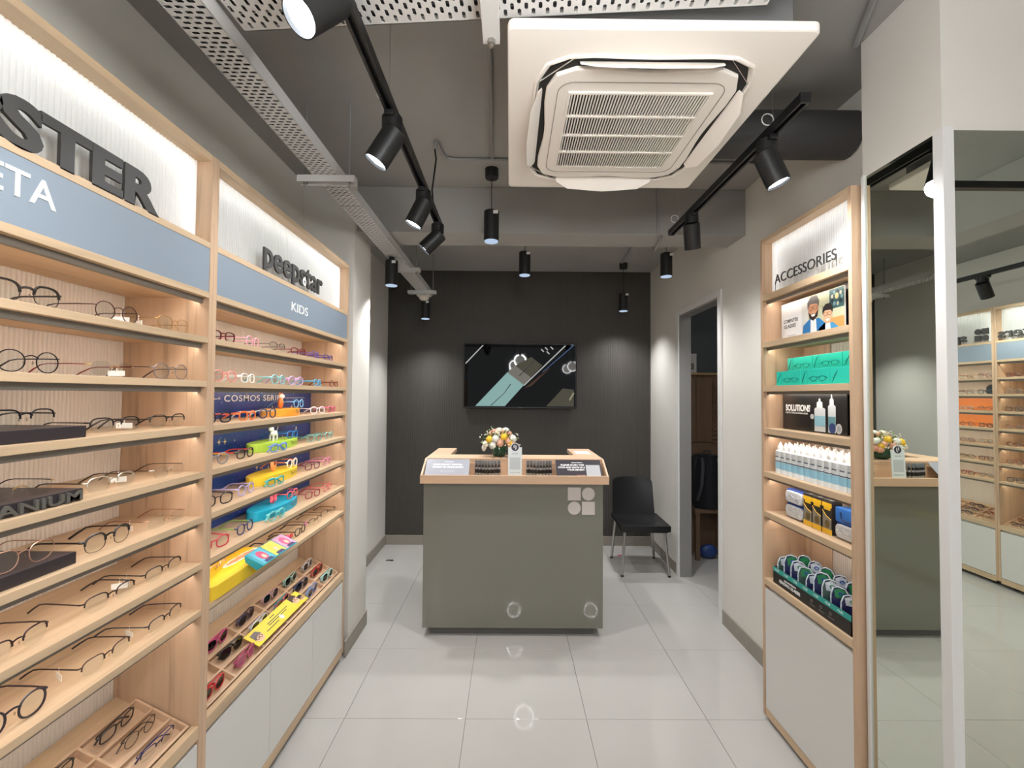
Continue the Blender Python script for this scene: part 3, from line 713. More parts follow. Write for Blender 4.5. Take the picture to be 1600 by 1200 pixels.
# ---- compartment trays
def comp_tray(label, y0, ncol, nrow, cw, x_front=-.036, zf=.510, lean=math.atan2(.125, .25), depth=.195, h=.026):
    t = thing('compartment_tray', label, 'tray', (XU+x_front, y0, zf), 0, 'oak compartment trays'); t.rotation_euler = (0, lean, 0)
    L = ncol*cw; B(-depth, 0, 0, L, .0, .005).build('tray_floor', WOOD_T, t)
    for k in range(nrow+1):
        x = -depth+k*depth/nrow; x = min(max(x, -depth+.004), -.004); B(x-.004, x+.004, 0, L, .005, h).build('long_divider' if 0 < k < nrow else 'tray_wall', WOOD_T, t, bevel=.001)
    for k in range(ncol+1):
        y = min(max(k*cw, .004), L-.004)
        for q in range(nrow):
            a = -depth+q*depth/nrow+.004; b = -depth+(q+1)*depth/nrow-.004
            B(max(a, -depth+.008), min(b, -.008), y-.004, y+.004, .005, h).build('cross_divider' if 0 < k < ncol else 'tray_wall', WOOD_T, t)
    cell = lambda r, c: t.matrix_basis @ Vector((-depth+(r+.5)*depth/nrow+.012, (c+.5)*cw, .0155))
    return t, cell, lean
tr1, cell1, lean = comp_tray('oak compartment tray with dark glasses under the ETA shelves', Y1U+TH+.004, 6, 3, .198)
tr2, cell2, lean = comp_tray('oak compartment tray with sunglasses under the KIDS shelves', Y2U+TH+.004, 6, 3, .198)
RN = ['back', 'middle', 'front']; CN = ['first', 'second', 'third', 'fourth', 'fifth', 'sixth']
T1 = {(0, 5): ('rect', '2a2426', 'black'), (1, 5): ('round', '3c3430', 'thin brown'), (2, 5): ('half', '2c3260', 'blue-armed'),
      (0, 4): ('rect', '2c3028', 'dark olive'), (1, 4): ('round', '2a2a2e', 'thin black'), (2, 4): ('rect', '3a2c2a', 'dark brown'),
      (0, 3): ('half', '38342f', 'grey-brown'), (1, 3): ('rect', '222226', 'glossy black'), (2, 3): ('round', '4a3c34', 'bronze')}
for (r, c), (st, cf, wd) in T1.items():
    p = cell1(r, c)
    specs(st, p+Vector((0, -.006*((r+c) % 3-1), 0)), .05*((r*2+c) % 3-1), cf, '%s folded glasses, %s row of the ETA tray, %s from divider' % (wd, RN[r], CN[5-c]), 'folded glasses in the ETA tray', folded=True, tilt=-.35+lean, kind='eyeglasses', scale=.92)
T2 = {(0, 5): ('sun', 'd8dce0', 'white-rimmed'), (0, 4): ('sun', '9ed0c4', 'mint and black'), (0, 3): ('sun', 'c8a4ac', 'dusty pink'), (0, 2): ('sun', '4a4058', 'dark purple'), (0, 1): ('sun_cat', 'd44c8c', 'hot pink'),
      (1, 5): ('sun', 'c02428', 'bright red'), (1, 4): ('sun', '20264c', 'navy'), (1, 3): ('sun', 'c43c74', 'pink and teal'), (1, 2): ('sun', 'd8d8dc', 'white and black'), (1, 1): ('sun_cat', '121214', 'glossy black cat-eye'), (1, 0): ('sun', '303c50', 'slate blue'),
      (2, 5): ('sun', 'a4dcd8', 'pale mint'), (2, 4): ('sun', '7898c8', 'light blue'), (2, 1): ('sun_cat', 'c05878', 'translucent pink'), (2, 0): ('sun_cat', 'cc2c30', 'red cat-eye')}
for (r, c), (st, cf, wd) in T2.items():
    p = cell2(r, c)
    specs(st, p, .06*((r*2+c) % 3-1), cf, '%s sunglasses in the %s row of the KIDS tray' % (wd, RN[r]), 'children sunglasses in the KIDS tray', '2c9c94' if (r, c) == (1, 3) else None, DARKL if (r, c) not in ((2, 1),) else mc((176, 92, 120), .15), True, -.45+lean, kind='sunglasses', scale=1.0)

# ================================================================== KIDS shelves
XK = XU-.033
KID = [  # shelf: px centre y-world, style, frame, temple, words
 [(1.583, 'kid_rect', '5c1c20', None, 'dark red'), (1.775, 'kid_round', 'f0b4c4', None, 'pale pink round'), (1.96, 'half', '6a5c54', '4a3c38', 'brown-grey half-rim'), (2.16, 'kid_rect', '7c2430', None, 'burgundy'), (2.34, 'kid_rect', '6c4c9c', None, 'purple'), (2.515, 'kid_rect', '4a3c8c', None, 'violet-blue')],
 [(1.600, 'kid_round', 'e89c94', None, 'coral round'), (1.750, 'kid_rect', 'f0f0ec', None, 'white'), (1.97, 'kid_round', '8cccd4', None, 'aqua'), (2.14, 'kid_round', 'd0acdc', None, 'lilac'), (2.37, 'kid_rect', '58b0dc', None, 'sky blue'), (2.60, 'kid_rect', '7c3428', None, 'red-brown')],
 [(1.58, 'kid_rect', '24242a', 'e85c74', 'black and pink'), (1.77, 'kid_rect', 'e87434', None, 'orange'), (1.908, 'kid_round', '2c3c64', 'e8e8ec', 'navy and white'), (2.41, 'kid_rect', 'ece4ec', None, 'white'), (2.59, 'kid_rect', 'e0688c', None, 'rose pink')],
 [(1.57, 'kid_round', '8c8c90', 'e8b43c', 'grey and yellow'), (1.76, 'kid_rect', '2a282c', 'd83c34', 'black and red'), (1.965, 'kid_rect', '6c94dc', None, 'periwinkle'), (2.38, 'kid_rect', '7cb4ac', None, 'sage green'), (2.56, 'kid_rect', '8cc0b8', None, 'pale teal')],
 [(1.59, 'rect', '24262c', None, 'large black'), (1.77, 'kid_round', 'b4a8dc', None, 'lavender'), (1.945, 'kid_rect', '3cacb0', None, 'turquoise'), (2.36, 'kid_rect', '7c3454', None, 'plum'), (2.54, 'kid_rect', 'e894b8', None, 'candy pink')],
 [(1.575, 'rect', 'd0304c', None, 'cherry red'), (1.77, 'kid_round', '34406c', '8cb45c', 'navy and green'), (1.96, 'kid_round', '6ccccc', None, 'mint'), (2.37, 'kid_rect', 'a83c54', None, 'crimson'), (2.55, 'kid_rect', 'e8747c', None, 'salmon')],
 [(2.05, 'kid_rect', '3a2a26', None, 'brown with red flower'), (2.235, 'kid_rect', '3c302c', None, 'brown with pink flower'), (2.40, 'half', '2c2a30', '2a2224', 'black slim'), (2.58, 'half', '5a4038', '3a2624', 'bronze slim')]]
for i, row in enumerate(KID):
    for k, (y, st, cf, ct, wd) in enumerate(row):
        front = i in (3, 4, 5) and 1.9 < y < 2.0
        x = XK+.012 if front else XK-.004*(k % 2)-(.0 if i < 2 else .01)
        o = specs(st, (x, y, SH[i]+.0004), .14*((i*3+k*2) % 3-1)-(.0 if i < 2 else .1), cf, '%s child glasses on the %s shelf, KIDS unit' % (wd, ORD[i]), 'children spectacles on the KIDS unit', ct, folded=front, metal=(st == 'half'))
        if 'flower' in wd:
            m = MB(); c0 = (.004, .052, .036)
            for q in range(5): sph(m, (c0[0], c0[1]+.006*math.cos(q*1.2566), c0[2]+.006*math.sin(q*1.2566)), (.003, .0045, .0045), 6, 4)
            m.build('flower_ornament', mc((224, 68, 60) if 'red' in wd else (228, 120, 190)), o)
# coloured D-shaped display stands, a little animal figure and a pair of glasses on each
BL = [(2, 2.00, 2.275, (236, 160, 52), 'orange', .036), (3, 1.895, 2.268, (176, 212, 72), 'lime green', .038), (4, 1.895, 2.272, (236, 204, 52), 'yellow', .04), (5, 1.905, 2.277, (24, 168, 204), 'cyan', .042)]
for i, y0, y1, rgb, wd, h in BL:
    yc = (y0+y1)/2; ry = (y1-y0)/2; z = SH[i]
    t = thing('display_stand', '%s rounded display stand on the %s shelf, KIDS unit' % (wd, ORD[i]), 'display stand', (XU-.11, yc, z), 0, 'rounded colour stands on the KIDS unit')
    MB().prism(circ(0, 0, .066, ry, 32), f, 0, h).build('drum', mc(rgb, .45), t, bevel=.003)
    # printed line on the curved front
    vs, fs = text_bm('The Frame', 0., .0, 2); x0 = min(v.x for v in vs); x1 = max(v.x for v in vs); k = .11/(x1-x0)
    def onc(v):
        b = -.02+ (v.x-x0)*k+ry*.28; q = max(-1, min(1, b/ry)); return (.0664*math.sqrt(1-q*q)+.0004, b, .012+v.y*k)
    MB().add([onc(v) for v in vs], fs).build('printed_line', mc((90, 80, 60)), t)
    zt = z+h
    gl = {2: ('kid_round', '7cb8e8', 'sky-blue and white'), 3: ('kid_rect', '2c74c0', 'royal blue'), 4: ('kid_round', 'f0e4d8', 'cream and orange'), 5: ('kid_rect', 'e86870', 'coral')}[i]
    specs(gl[0], (XU-.068, yc+.10, zt+.0004), .06, gl[1], '%s child glasses standing on the %s display stand' % (gl[2], wd), 'glasses on the colour stands', 'e89048' if i == 4 else None, metal=False)
    a = thing('animal_figure', {2: 'small orange and white fox figure on the orange stand', 3: 'small white dog figure on the lime green stand', 4: 'small orange oval figure on the yellow stand', 5: 'small coral butterfly figure on the cyan stand'}[i], 'figurine', (XU-.10, yc-.02, zt))
    if i == 2:
        m = MB(); sph(m, (0, 0, .026), (.012, .014, .026)); m.build('body', mc((226, 120, 50)), a, smooth=True)
        m = MB(); sph(m, (.004, 0, .058), (.013, .016, .012)); m.build('head', mc((236, 226, 214)), a, smooth=True)
        for s_ in (-1, 1): MB().cyl((0, s_*.009, .066), (0, s_*.013, .082), .005, .0008, 8).build('ear', mc((226, 120, 50)), a)
    elif i == 3:
        m = MB(); sph(m, (0, 0, .034), (.012, .026, .014)); m.build('body', mc((230, 230, 228)), a, smooth=True)
        m = MB(); sph(m, (.002, -.026, .056), (.011, .015, .012)); m.build('head', mc((230, 230, 228)), a, smooth=True)
        for s_ in (-1, 1):
            m = MB(); sph(m, (s_*.008, -.022, .066), (.003, .006, .010), 8, 6); m.build('ear', mc((110, 112, 116)), a, smooth=True)
            for q in (-.017, .017): MB().cyl((s_*.007, q, 0), (s_*.007, q, .03), .0042, n=8).build('leg', mc((216, 216, 214)), a)
        MB().tube([(0, .024, .04), (0, .034, .052), (0, .036, .066)], .003, 6).build('tail', mc((110, 112, 116)), a)
    elif i == 4:
        m = MB(); sph(m, (0, 0, .036), (.009, .024, .036)); m.build('body', mc((232, 150, 92)), a, smooth=True)
        m = MB(); sph(m, (.008, 0, .042), (.003, .012, .014)); m.build('face', mc((120, 60, 40)), a, smooth=True)
    else:
        MB().cyl((0, 0, 0), (0, 0, .05), .0035, n=8).build('body', mc((200, 70, 80)), a)
        for s_ in (-1, 1):
            MB().prism([(0, .022), (s_*.028, .058), (s_*.034, .044), (s_*.026, .032), (s_*.03, .014), (s_*.018, .004)], lambda p, q, d: (d, p, q), -.002, .002).build('wing', mc((236, 100, 112)), a, bevel=.001)
# space backdrop panels behind four of the shelves
def space_mat():
    m = bpy.data.materials.new('printed_night_sky'); m.use_nodes = True; nt = m.node_tree; b = nt.nodes['Principled BSDF']; b.inputs['Roughness'].default_value = .35
    tc = nt.nodes.new('ShaderNodeTexCoord'); n = nt.nodes.new('ShaderNodeTexNoise'); n.inputs['Scale'].default_value = 2.6; n.inputs['Detail'].default_value = 6
    n2 = nt.nodes.new('ShaderNodeTexNoise'); n2.inputs['Scale'].default_value = 70; n2.inputs['Detail'].default_value = 1
    r = nt.nodes.new('ShaderNodeValToRGB'); e = r.color_ramp.elements
    e[0].position = .3; e[0].color = lin((26, 28, 62)); e[1].position = .75; e[1].color = lin((88, 62, 150)); k = e.new(.52); k.color = lin((30, 62, 128))
    r2 = nt.nodes.new('ShaderNodeValToRGB'); r2.color_ramp.elements[0].position = .70; r2.color_ramp.elements[1].position = .76
    mx = nt.nodes.new('ShaderNodeMix'); mx.data_type = 'RGBA'; mx.inputs['B'].default_value = lin((150, 180, 220))
    nt.links.new(tc.outputs['Object'], n.inputs['Vector']); nt.links.new(tc.outputs['Object'], n2.inputs['Vector'])
    nt.links.new(n.outputs['Fac'], r.inputs[0]); nt.links.new(n2.outputs['Fac'], r2.inputs[0]); nt.links.new(r2.outputs[0], mx.inputs['Factor'])
    nt.links.new(r.outputs[0], mx.inputs['A']); nt.links.new(mx.outputs['Result'], b.inputs['Base Color']); return m
SPACE = space_mat(); GOLD = mc((240, 212, 140))
SPN = ['dark blue space backdrop with the COSMOS SERIES title', 'blue starry backdrop with a green planet on the fourth shelf', 'blue starry backdrop behind the yellow stand', 'blue starry backdrop behind the cyan stand']
for q, i in enumerate((2, 3, 4, 5)):
    z0 = SH[i]; z1 = SH[i-1]-.021; yA, yB = Y2U+TH+.002, Y2U+UW-TH-.002
    t = thing('space_backdrop', SPN[q], 'backdrop panel', (XU-.214, yA, z0), 0, 'space backdrops on the KIDS unit')
    B(-.004, 0, 0, yB-yA, .0005, z1-z0-.008).build('panel', SPACE, t)
    fn = lambda a, b, d=0.: (d, a, b)
    def star(y, z, r, m=GOLD):
        MB().prism([((r if k % 2 == 0 else r*.28)*math.cos(PI*k/4)+y, (r if k % 2 == 0 else r*.28)*math.sin(PI*k/4)+z) for k in range(8)], fn, .0, .0006).build('printed_star', m, t)
    rr = random.Random(40+q)
    for k in range(7): star(rr.uniform(.05, 1.12), rr.uniform(.03, .11), rr.choice((.006, .009, .014)))
    if q == 0:
        text('COSMOS SERIES', lf(0, 1.876-yA, .072), .484, LETWH, t, .028, .006, .0007, False, 'printed_title', 1.15)
        for a, b in ((1.79, 1.852), (2.385, 2.60)): B(0, .0006, a-yA, b-yA, .083, .085).build('printed_rule', LETWH, t)
    if q == 1:
        MB().prism(circ(.245, .07, .036, .044), fn, 0, .0006).build('printed_planet', mc((96, 190, 130)), t); MB().prism(circ(.245, .07, .029, .036), fn, .0006, .0009).build('printed_planet', mc((30, 92, 56)), t)
        MB().tube([(.001, .245+.012*math.cos(a), .065+.012*math.sin(a)) for a in (-2.6, -2.1, -1.57, -1.0, -.5)], .001, 4).build('printed_smile', LETWH, t)
    if q == 3:
        MB().prism(circ(.27, .06, .032, .04), fn, 0, .0006).build('printed_planet', mc((150, 140, 220)), t); MB().prism(circ(.27, .06, .022, .03), fn, .0006, .0009).build('printed_planet', mc((44, 48, 150)), t)
# yellow display box with a teal spectacle case, lying over the lowest shelf
zb = SH[6]
t = thing('display_box', 'yellow scalloped display box on the lowest KIDS shelf', 'box', (XU-.13, 1.60, zb))
MB().prism(rrect(-.10, .135, -.10, .30, .03, 6), f, 0, .05).build('carton', mc((240, 200, 44), .45), t, bevel=.004)
m = MB(); poly = [(.02*math.cos(a)*(1+.12*math.cos(9*a))+.06, .11*math.sin(a)+.18) for a in [2*PI*k/48 for k in range(48)]]
MB().prism(poly, f, .05, .051).build('printed_badge', mc((244, 234, 226)), t)
MB().prism([(.012*math.cos(a)*(1+.2*math.cos(12*a))+.06, .09*math.sin(a)+.18) for a in [2*PI*k/72 for k in range(72)]], f, .051, .0514).build('printed_script', mc((224, 150, 110)), t)
B(-.06, -.035, -.02, .03, .05, .052).build('sticker', TAGM, t)
t = thing('spectacle_case', 'teal child spectacle case with pink and yellow picture panels', 'case', (XU+.012, 1.80, zb+.051)); t.rotation_euler = (0, .45, 0)
MB().prism([(-.03, .0), (.055, .0), (.04, -.03), (-.015, -.022)], lambda a, b, d: (a, d, b+.03), -.115, .155).build('case_body', mc((40, 168, 186), .35), t, bevel=.004)
pr = [(232, 70, 120), (240, 214, 70), (236, 90, 140)]
for k in range(3):
    y = -.10+k*.085; B(-.026, .05, y, y+.078, .0302, .0308).build('picture_panel', mc([(96, 196, 220), (250, 226, 90), (246, 170, 200)][k]), t)
    MB().prism(circ(.012, y+.04, .026, .024, 14), f, .0308, .0313).build('printed_shape', mc(pr[k]), t); MB().prism(circ(.02, y+.042, .012, .011, 12), f, .0313, .0317).build('printed_shape', mc((246, 206, 178)), t)
    MB().prism([(.036, y+.015), (.05, y+.015), (.05, y+.07), (.036, y+.06)], f, .0308, .0313).build('printed_shape', mc((60, 60, 110)), t)
sph_m = MB(); sph(sph_m, (.0, .168, .02), (.012, .016, .010)); sph_m.build('bow', mc((232, 70, 120)), t, smooth=True)
specs('half', (XU-.055, 1.62, zb+.0506), .15, 'd8a090', 'pale copper child glasses lying on the yellow display box', 'children spectacles on the KIDS unit', '34407c', folded=False)
# yellow leaflet resting on the front row of the tray
p0 = cell2(2, 2)-Vector((0, .03, 0)); t = thing('leaflet', 'glossy yellow leaflet with printed faces lying on the KIDS tray', 'leaflet', p0+Vector((-.016, .135, .0315))); t.rotation_euler = (0, lean, 0)
B(-.045, .032, -.235, .205, 0, .002).build('sheet', mc((240, 220, 70), .3), t)
def face(cy, cx, s, hair):
    MB().prism(circ(cx, cy, .019*s, .022*s), f, .002, .0024).build('printed_face', mc((236, 196, 164)), t)
    MB().prism([(cx-.024*s, cy-.02*s), (cx-.026*s, cy+.012*s), (cx-.008*s, cy+.024*s), (cx-.006*s, cy-.004*s), (cx+.004*s, cy-.022*s)], f, .0024, .0028).build('printed_hair', mc(hair), t)
    for q in (-.009, .009): MB().tube([(cx+.001+.006*s*math.cos(a), cy+q*s+.007*s*math.sin(a), .0031) for a in [2*PI*k/12 for k in range(12)]], .0009, 4, True).build('printed_glasses', mc((40, 36, 40)), t)
face(-.19, .0, 1.25, (120, 110, 110)); face(.14, -.012, 1.3, (70, 50, 44)); face(.182, .006, .85, (40, 36, 36))
for q, (a, b, x) in enumerate(((-.06, -.02, -.03), (-.10, .07, -.016), (-.10, .05, -.006), (-.14, -.04, .008))): B(x-.002, x+.002, a, b, .002, .0023).build('printed_line', mc((60, 84, 60)), t)
MB().prism(circ(.005, -.01, .013), f, .002, .0024).build('printed_badge', LETWH, t)

# ================================================================== accessories on the right unit
def rf(x, y, z): return frame_fn((x, y, z), (0, -1, 0), (0, 0, 1), (-1, 0, 0))   # plane facing the aisle (-x)
def poly_on(t, fn, pts, d, rgb, name='printed_shape', rough=.35): return MB().prism(pts, fn, d, d+.0004).build(name, mc(rgb, rough), t)
t = thing('poster_board', 'light poster of two people reading COMPUTER GLASSES', 'poster', (1.37, 2.21, RS[0])); g = rf(0, 0, 0)
W_, H_ = .42, .185
MB().prism([(0, 0), (W_, 0), (W_, H_), (0, H_)], g, -.005, 0).build('board', mc((222, 224, 226), .3), t)
poly_on(t, g, [(.155, 0), (W_, 0), (W_, H_), (.155, H_)], 0, (186, 190, 160)); poly_on(t, g, [(.155, 0), (.2, 0), (.2, H_), (.155, H_)], .0002, (206, 208, 204))
poly_on(t, g, [(.335, .10), (W_-.002, .10), (W_-.002, H_-.002), (.335, H_-.002)], .0004, (58, 92, 96))
for k in range(9): poly_on(t, g, circ(.378+.028*math.cos(k*.7), .143+.026*math.sin(k*.7), .007, .009, 8), .0006, [(120, 160, 170), (190, 190, 170), (30, 50, 60)][k % 3])
poly_on(t, g, circ(.378, .15, .011, .014, 12), .0009, (210, 200, 150)); poly_on(t, g, [(.34, 0), (W_-.002, 0), (W_-.002, .062), (.34, .062)], .0004, (206, 150, 90))
for k in range(6): poly_on(t, g, [(.30+.006*k, .08), (.305+.006*k, .08), (.296+.009*k, .125), (.293+.009*k, .12)], .0005, (70, 92, 50))
def portrait(cx, cy, s, skin, hair, beard, shirt):
    poly_on(t, g, [(cx-.062*s, 0), (cx-.055*s, cy-.050*s), (cx-.022*s, cy-.032*s), (cx+.03*s, cy-.035*s), (cx+.06*s, cy-.058*s), (cx+.07*s, 0)], .0010, shirt, 'printed_shirt')
    poly_on(t, g, [(cx-.016*s, 0), (cx-.014*s, cy-.035*s), (cx+.014*s, cy-.035*s), (cx+.018*s, 0)], .0012, (226, 228, 230), 'printed_shirt')
    poly_on(t, g, circ(cx, cy, .027*s, .036*s, 22), .0014, skin, 'printed_face')
    if beard: poly_on(t, g, [(cx-.026*s, cy-.004*s), (cx-.016*s, cy-.014*s), (cx+.014*s, cy-.014*s), (cx+.026*s, cy-.002*s), (cx+.022*s, cy-.026*s), (cx, cy-.040*s), (cx-.020*s, cy-.028*s)], .0016, (58, 46, 42), 'printed_beard')
    poly_on(t, g, [(cx-.012*s, cy-.016*s), (cx+.012*s, cy-.016*s), (cx+.006*s, cy-.024*s), (cx-.006*s, cy-.024*s)], .0018, (240, 232, 226), 'printed_smile')
    poly_on(t, g, [(cx-.030*s, cy+.006*s), (cx-.031*s, cy+.03*s), (cx-.012*s, cy+.050*s), (cx+.018*s, cy+.050*s), (cx+.031*s, cy+.028*s), (cx+.028*s, cy+.008*s), (cx+.018*s, cy+.02*s), (cx-.016*s, cy+.022*s)], .0016, hair, 'printed_hair')
    for q in (-.012, .012):
        MB().tube([g(cx+q*s+.010*s*math.cos(a), cy+.006*s+.008*s*math.sin(a), .0019) for a in [2*PI*k/12 for k in range(12)]], .0009, 4, True).build('printed_glasses', mc((40, 36, 38)), t)
portrait(.235, .118, 1.25, (206, 152, 118), (92, 88, 86), True, (54, 120, 178)); portrait(.325, .078, 1.0, (222, 170, 136), (40, 36, 36), False, (70, 140, 186))
text('COMPUTER', rf(0, -.020, .088), .108, LETDK, t, .017, .02, .0006, True, 'printed_letter', 1.1); text('GLASSES', rf(0, -.022, .062), .088, LETDK, t, .017, .02, .0006, True, 'printed_letter', 1.1)
B(-.0004, 0, -.11, -.045, .012, .028).build('printed_block', mc((198, 200, 206)), t)
tag(B(0, .008, -.22, 0, 0, .2).build('black_backing_card', mat('black_card', (18, 18, 19), .3), org=(0, 0, 0)), 'black card behind the COMPUTER GLASSES poster', 'card').location = (1.40, 1.88, RS[0]+.0005)

TEAL = mc((46, 200, 176), .35)
def teal_box(x, y, z, label):
    t = thing('carton', label, 'box', (x, y, z), 0, 'teal spectacle cartons'); w, d, h = .178, .064, .068; g = rf(0, 0, 0)
    B(0, d, -w, 0, 0, h).build('carton_body', TEAL, t, bevel=.0015)
    # line drawing of spectacles and a doodle panel
    for q in (.083, .137): MB().tube([g(q+.020*math.cos(a), .026+.010*math.sin(a), .0008) for a in [2*PI*k/14 for k in range(15)]], .0009, 4).build('printed_outline', mc((22, 92, 84)), t)
    MB().tube([g(.061, .032, .0008), (g(.052, .024, .0008))], .0009, 4).tube([g(.103, .03, .0008), g(.110, .034, .0008), g(.117, .03, .0008)], .0009, 4).tube([g(.158, .032, .0008), g(.168, .024, .0008)], .0009, 4).build('printed_outline', mc((22, 92, 84)), t)
    for k in range(5): MB().tube([g(.008+.005*k, .012+.010*k, .0008), g(.014+.004*k, .02+.009*k, .0008), g(.010+.006*k, .026+.008*k, .0008)], .001, 4).build('printed_doodle', mc((20, 84, 80)), t)
    B(-.0006, 0, -.0425, -.0415, .003, h-.003).build('printed_rule', mc((28, 150, 134)), t)
for k in range(2):
    teal_box(1.308, 2.154-.181*k, RS[1], ['teal carton at the far end of the front row', 'teal carton second in the front row'][k])
    teal_box(1.378, 2.178-.181*k, RS[1], ['teal carton at the back under the far carton', 'teal carton at the back under the near carton'][k])
    teal_box(1.378, 2.178-.181*k, RS[1]+.0685, ['teal carton on top at the far end of the back row', 'teal carton on top second in the back row'][k])
def half_carton(x, y, z, w, label):
    t = thing('carton', label, 'box', (x, y, z), 0, 'teal spectacle cartons'); B(0, .064, -w, 0, 0, .068).build('carton_body', TEAL, t, bevel=.0015); g = rf(0, 0, 0)
    for k in range(4): MB().tube([g(.012+.008*k, .012+.011*k, .0008), g(.022+.006*k, .02+.010*k, .0008), g(.016+.008*k, .03+.008*k, .0008)], .001, 4).build('printed_doodle', mc((20, 84, 80)), t)
half_carton(1.308, 2.154-.362, RS[1], .12, 'teal carton at the near end of the front row'); half_carton(1.378, 2.178-.362, RS[1]+.0685, .14, 'teal carton on top at the near end of the back row'); half_carton(1.378, 2.178-.362, RS[1], .14, 'teal carton at the back near the unit edge')

t = thing('poster_board', 'black poster reading SOLUTIONS with two bottles', 'poster', (1.37, 2.203, RS[2])); g = rf(0, 0, 0)
MB().prism([(0, 0), (.418, 0), (.418, .18), (0, .18)], g, -.005, 0).build('board', mat('charcoal_print', (40, 38, 37), .25, noise=.25, nscale=7), t)
text('SOLUTIONS', rf(0, -.022, .092), .178, LETWH, t, .03, .035, .0006, True, 'printed_letter'); text('CONTACT LENS SOLUTIONS & DROPS', rf(0, -.022, .078), .16, LETWH, t, .008, 0, .0005, False, 'printed_line')
def pbottle(cx, w, hb, h, lab):
    poly_on(t, g, [(cx-w, .006), (cx+w, .006), (cx+w, hb), (cx+w*.8, hb+.006), (cx-w*.8, hb+.006), (cx-w, hb)], .0006, (214, 222, 226), 'printed_bottle')
    poly_on(t, g, [(cx-w*.96, .03), (cx+w*.96, .03), (cx+w*.96, .075), (cx-w*.96, .075)], .001, lab, 'printed_label')
    poly_on(t, g, [(cx-w*.55, hb+.006), (cx+w*.55, hb+.006), (cx+w*.5, hb+.03), (cx+w*.2, hb+.034), (cx+w*.1, h), (cx-w*.1, h), (cx-w*.2, hb+.034), (cx-w*.5, hb+.03)], .001, (236, 238, 238), 'printed_cap')
pbottle(.262, .034, .105, .152, (150, 204, 224)); pbottle(.335, .022, .118, .17, (110, 160, 172))
poly_on(t, g, [(.198, .008), (.225, .008), (.225, .11), (.198, .11)], .0004, (28, 28, 30)); poly_on(t, g, circ(.213, .07, .012), .0008, (200, 204, 206))
poly_on(t, g, circ(.338, .026, .020, .022), .0014, (52, 74, 130)); poly_on(t, g, circ(.375, .026, .018, .022), .0014, (206, 212, 216)); poly_on(t, g, circ(.375, .026, .010, .013), .0018, (172, 182, 190))
tag(B(0, .008, -.26, 0, 0, .185).build('black_backing_card', MATS['black_card'], org=(0, 0, 0)), 'black card behind the SOLUTIONS poster', 'card').location = (1.40, 1.92, RS[2]+.0005)

# solution bottles: flat body, blue label, nozzle cap
bot_me = MB().prism(rrect(-.019, .019, -.0205, .0205, .012, 4), f, 0, .108).add([(x*k, y*k, z) for k, z in ((1, .108), (.55, .116)) for x, y in rrect(-.019, .019, -.0205, .0205, .012, 4)], [(i, (i+1) % 20, 20+(i+1) % 20, 20+i) for i in range(20)]).mesh('bottle_body', 0, True)
lab_me = MB().prism(rrect(-.0194, .0194, -.0209, .0209, .012, 4), f, .022, .056).mesh('label_band', 0, True)
lab2_me = MB().prism(rrect(-.0193, .0193, -.0208, .0208, .012, 4), f, .0575, .062).mesh('label_line', 0, True)
cap_me = MB().lathe([(.0125, .114), (.0125, .132), (.0085, .137), (.005, .146), (.003, .152)], n=14).mesh('nozzle_cap', 0, True)
txt_me = B(-.0197, -.0193, -.014, .012, .078, .083).mesh('printed_name')
for me in (bot_me, lab_me, lab2_me, cap_me, txt_me): me.materials.append(None)
BW = mat('milky_bottle', (232, 236, 238), .3); BC = mat('white_cap', (244, 244, 242), .4)
for r in range(3):
    for k in range(12):
        y = 2.171-.0425*k-(.004 if r == 1 else 0); x = 1.336+.0425*r
        lb = 'white solution bottle with pale blue label in the %s row, %s from far end' % (['front', 'middle', 'rear'][r], ['first', 'second', 'third', 'fourth', 'fifth', 'sixth', 'seventh', 'eighth', 'ninth', 'tenth', 'eleventh', 'twelfth'][k])
        t = thing('solution_bottle', lb, 'bottle', (x, y, RS[3]), 0, 'contact lens solution bottles')
        inst('bottle_body', bot_me, BW, t)
        inst('nozzle_cap', cap_me, BC, t)
        if r == 0: inst('label_band', lab_me, mc((150, 200, 220), .4), t); inst('label_line', lab2_me, mc((60, 72, 84)), t); inst('printed_name', txt_me, mc((92, 104, 116)), t)

# packs on the fifth shelf
def pack(y, w, n, x, label, h=.066):
    for k in range(n):
        t = thing('accessory_pack', label[k], 'pack', (x, y, RS[4]+k*(h+.001)), 0, 'blue and clear accessory packs'); g = rf(0, 0, 0)
        B(.006, .05, -w, 0, 0, h).build('blue_tray', mc((44, 74, 150), .35), t, bevel=.004)
        MB().prism(rrect(.006, w-.006, .006, h-.006, .018, 5), g, -.008, .006).build('clear_pouch', mat('frosted_pouch', (214, 216, 218), .25, noise=.12, nscale=60, bump=.5, bscale=70), t, bevel=.004)
        MB().tube([g(w*.2, h*.5, .007), g(w*.4, h*.62, .0075), g(w*.55, h*.45, .0075), g(w*.8, h*.5, .007)], .0016, 5).build('cleaning_cloth_fold', mc((176, 180, 186)), t)
pack(2.140, .132, 2, 1.34, ['blue and clear pouch pack at the bottom by the far panel', 'blue and clear pouch pack stacked on top by the far panel'])
pack(1.815, .125, 1, 1.34, ['blue and clear pouch pack under the blue goggle pack'])
t = thing('accessory_pack', 'bright blue goggle pack stacked at the near end', 'pack', (1.34, 1.815, RS[4]+.067), 0, 'blue and clear accessory packs'); g = rf(0, 0, 0)
B(.0, .05, -.125, 0, 0, .058).build('carton_body', mc((52, 110, 186), .35), t, bevel=.003)
MB().tube([g(.03, .042, .001), g(.035, .018, .001), (g(.06, .008, .001)), g(.09, .012, .001), g(.1, .03, .001), g(.095, .044, .001)], .003, 6).build('printed_goggle', mc((30, 52, 96)), t)
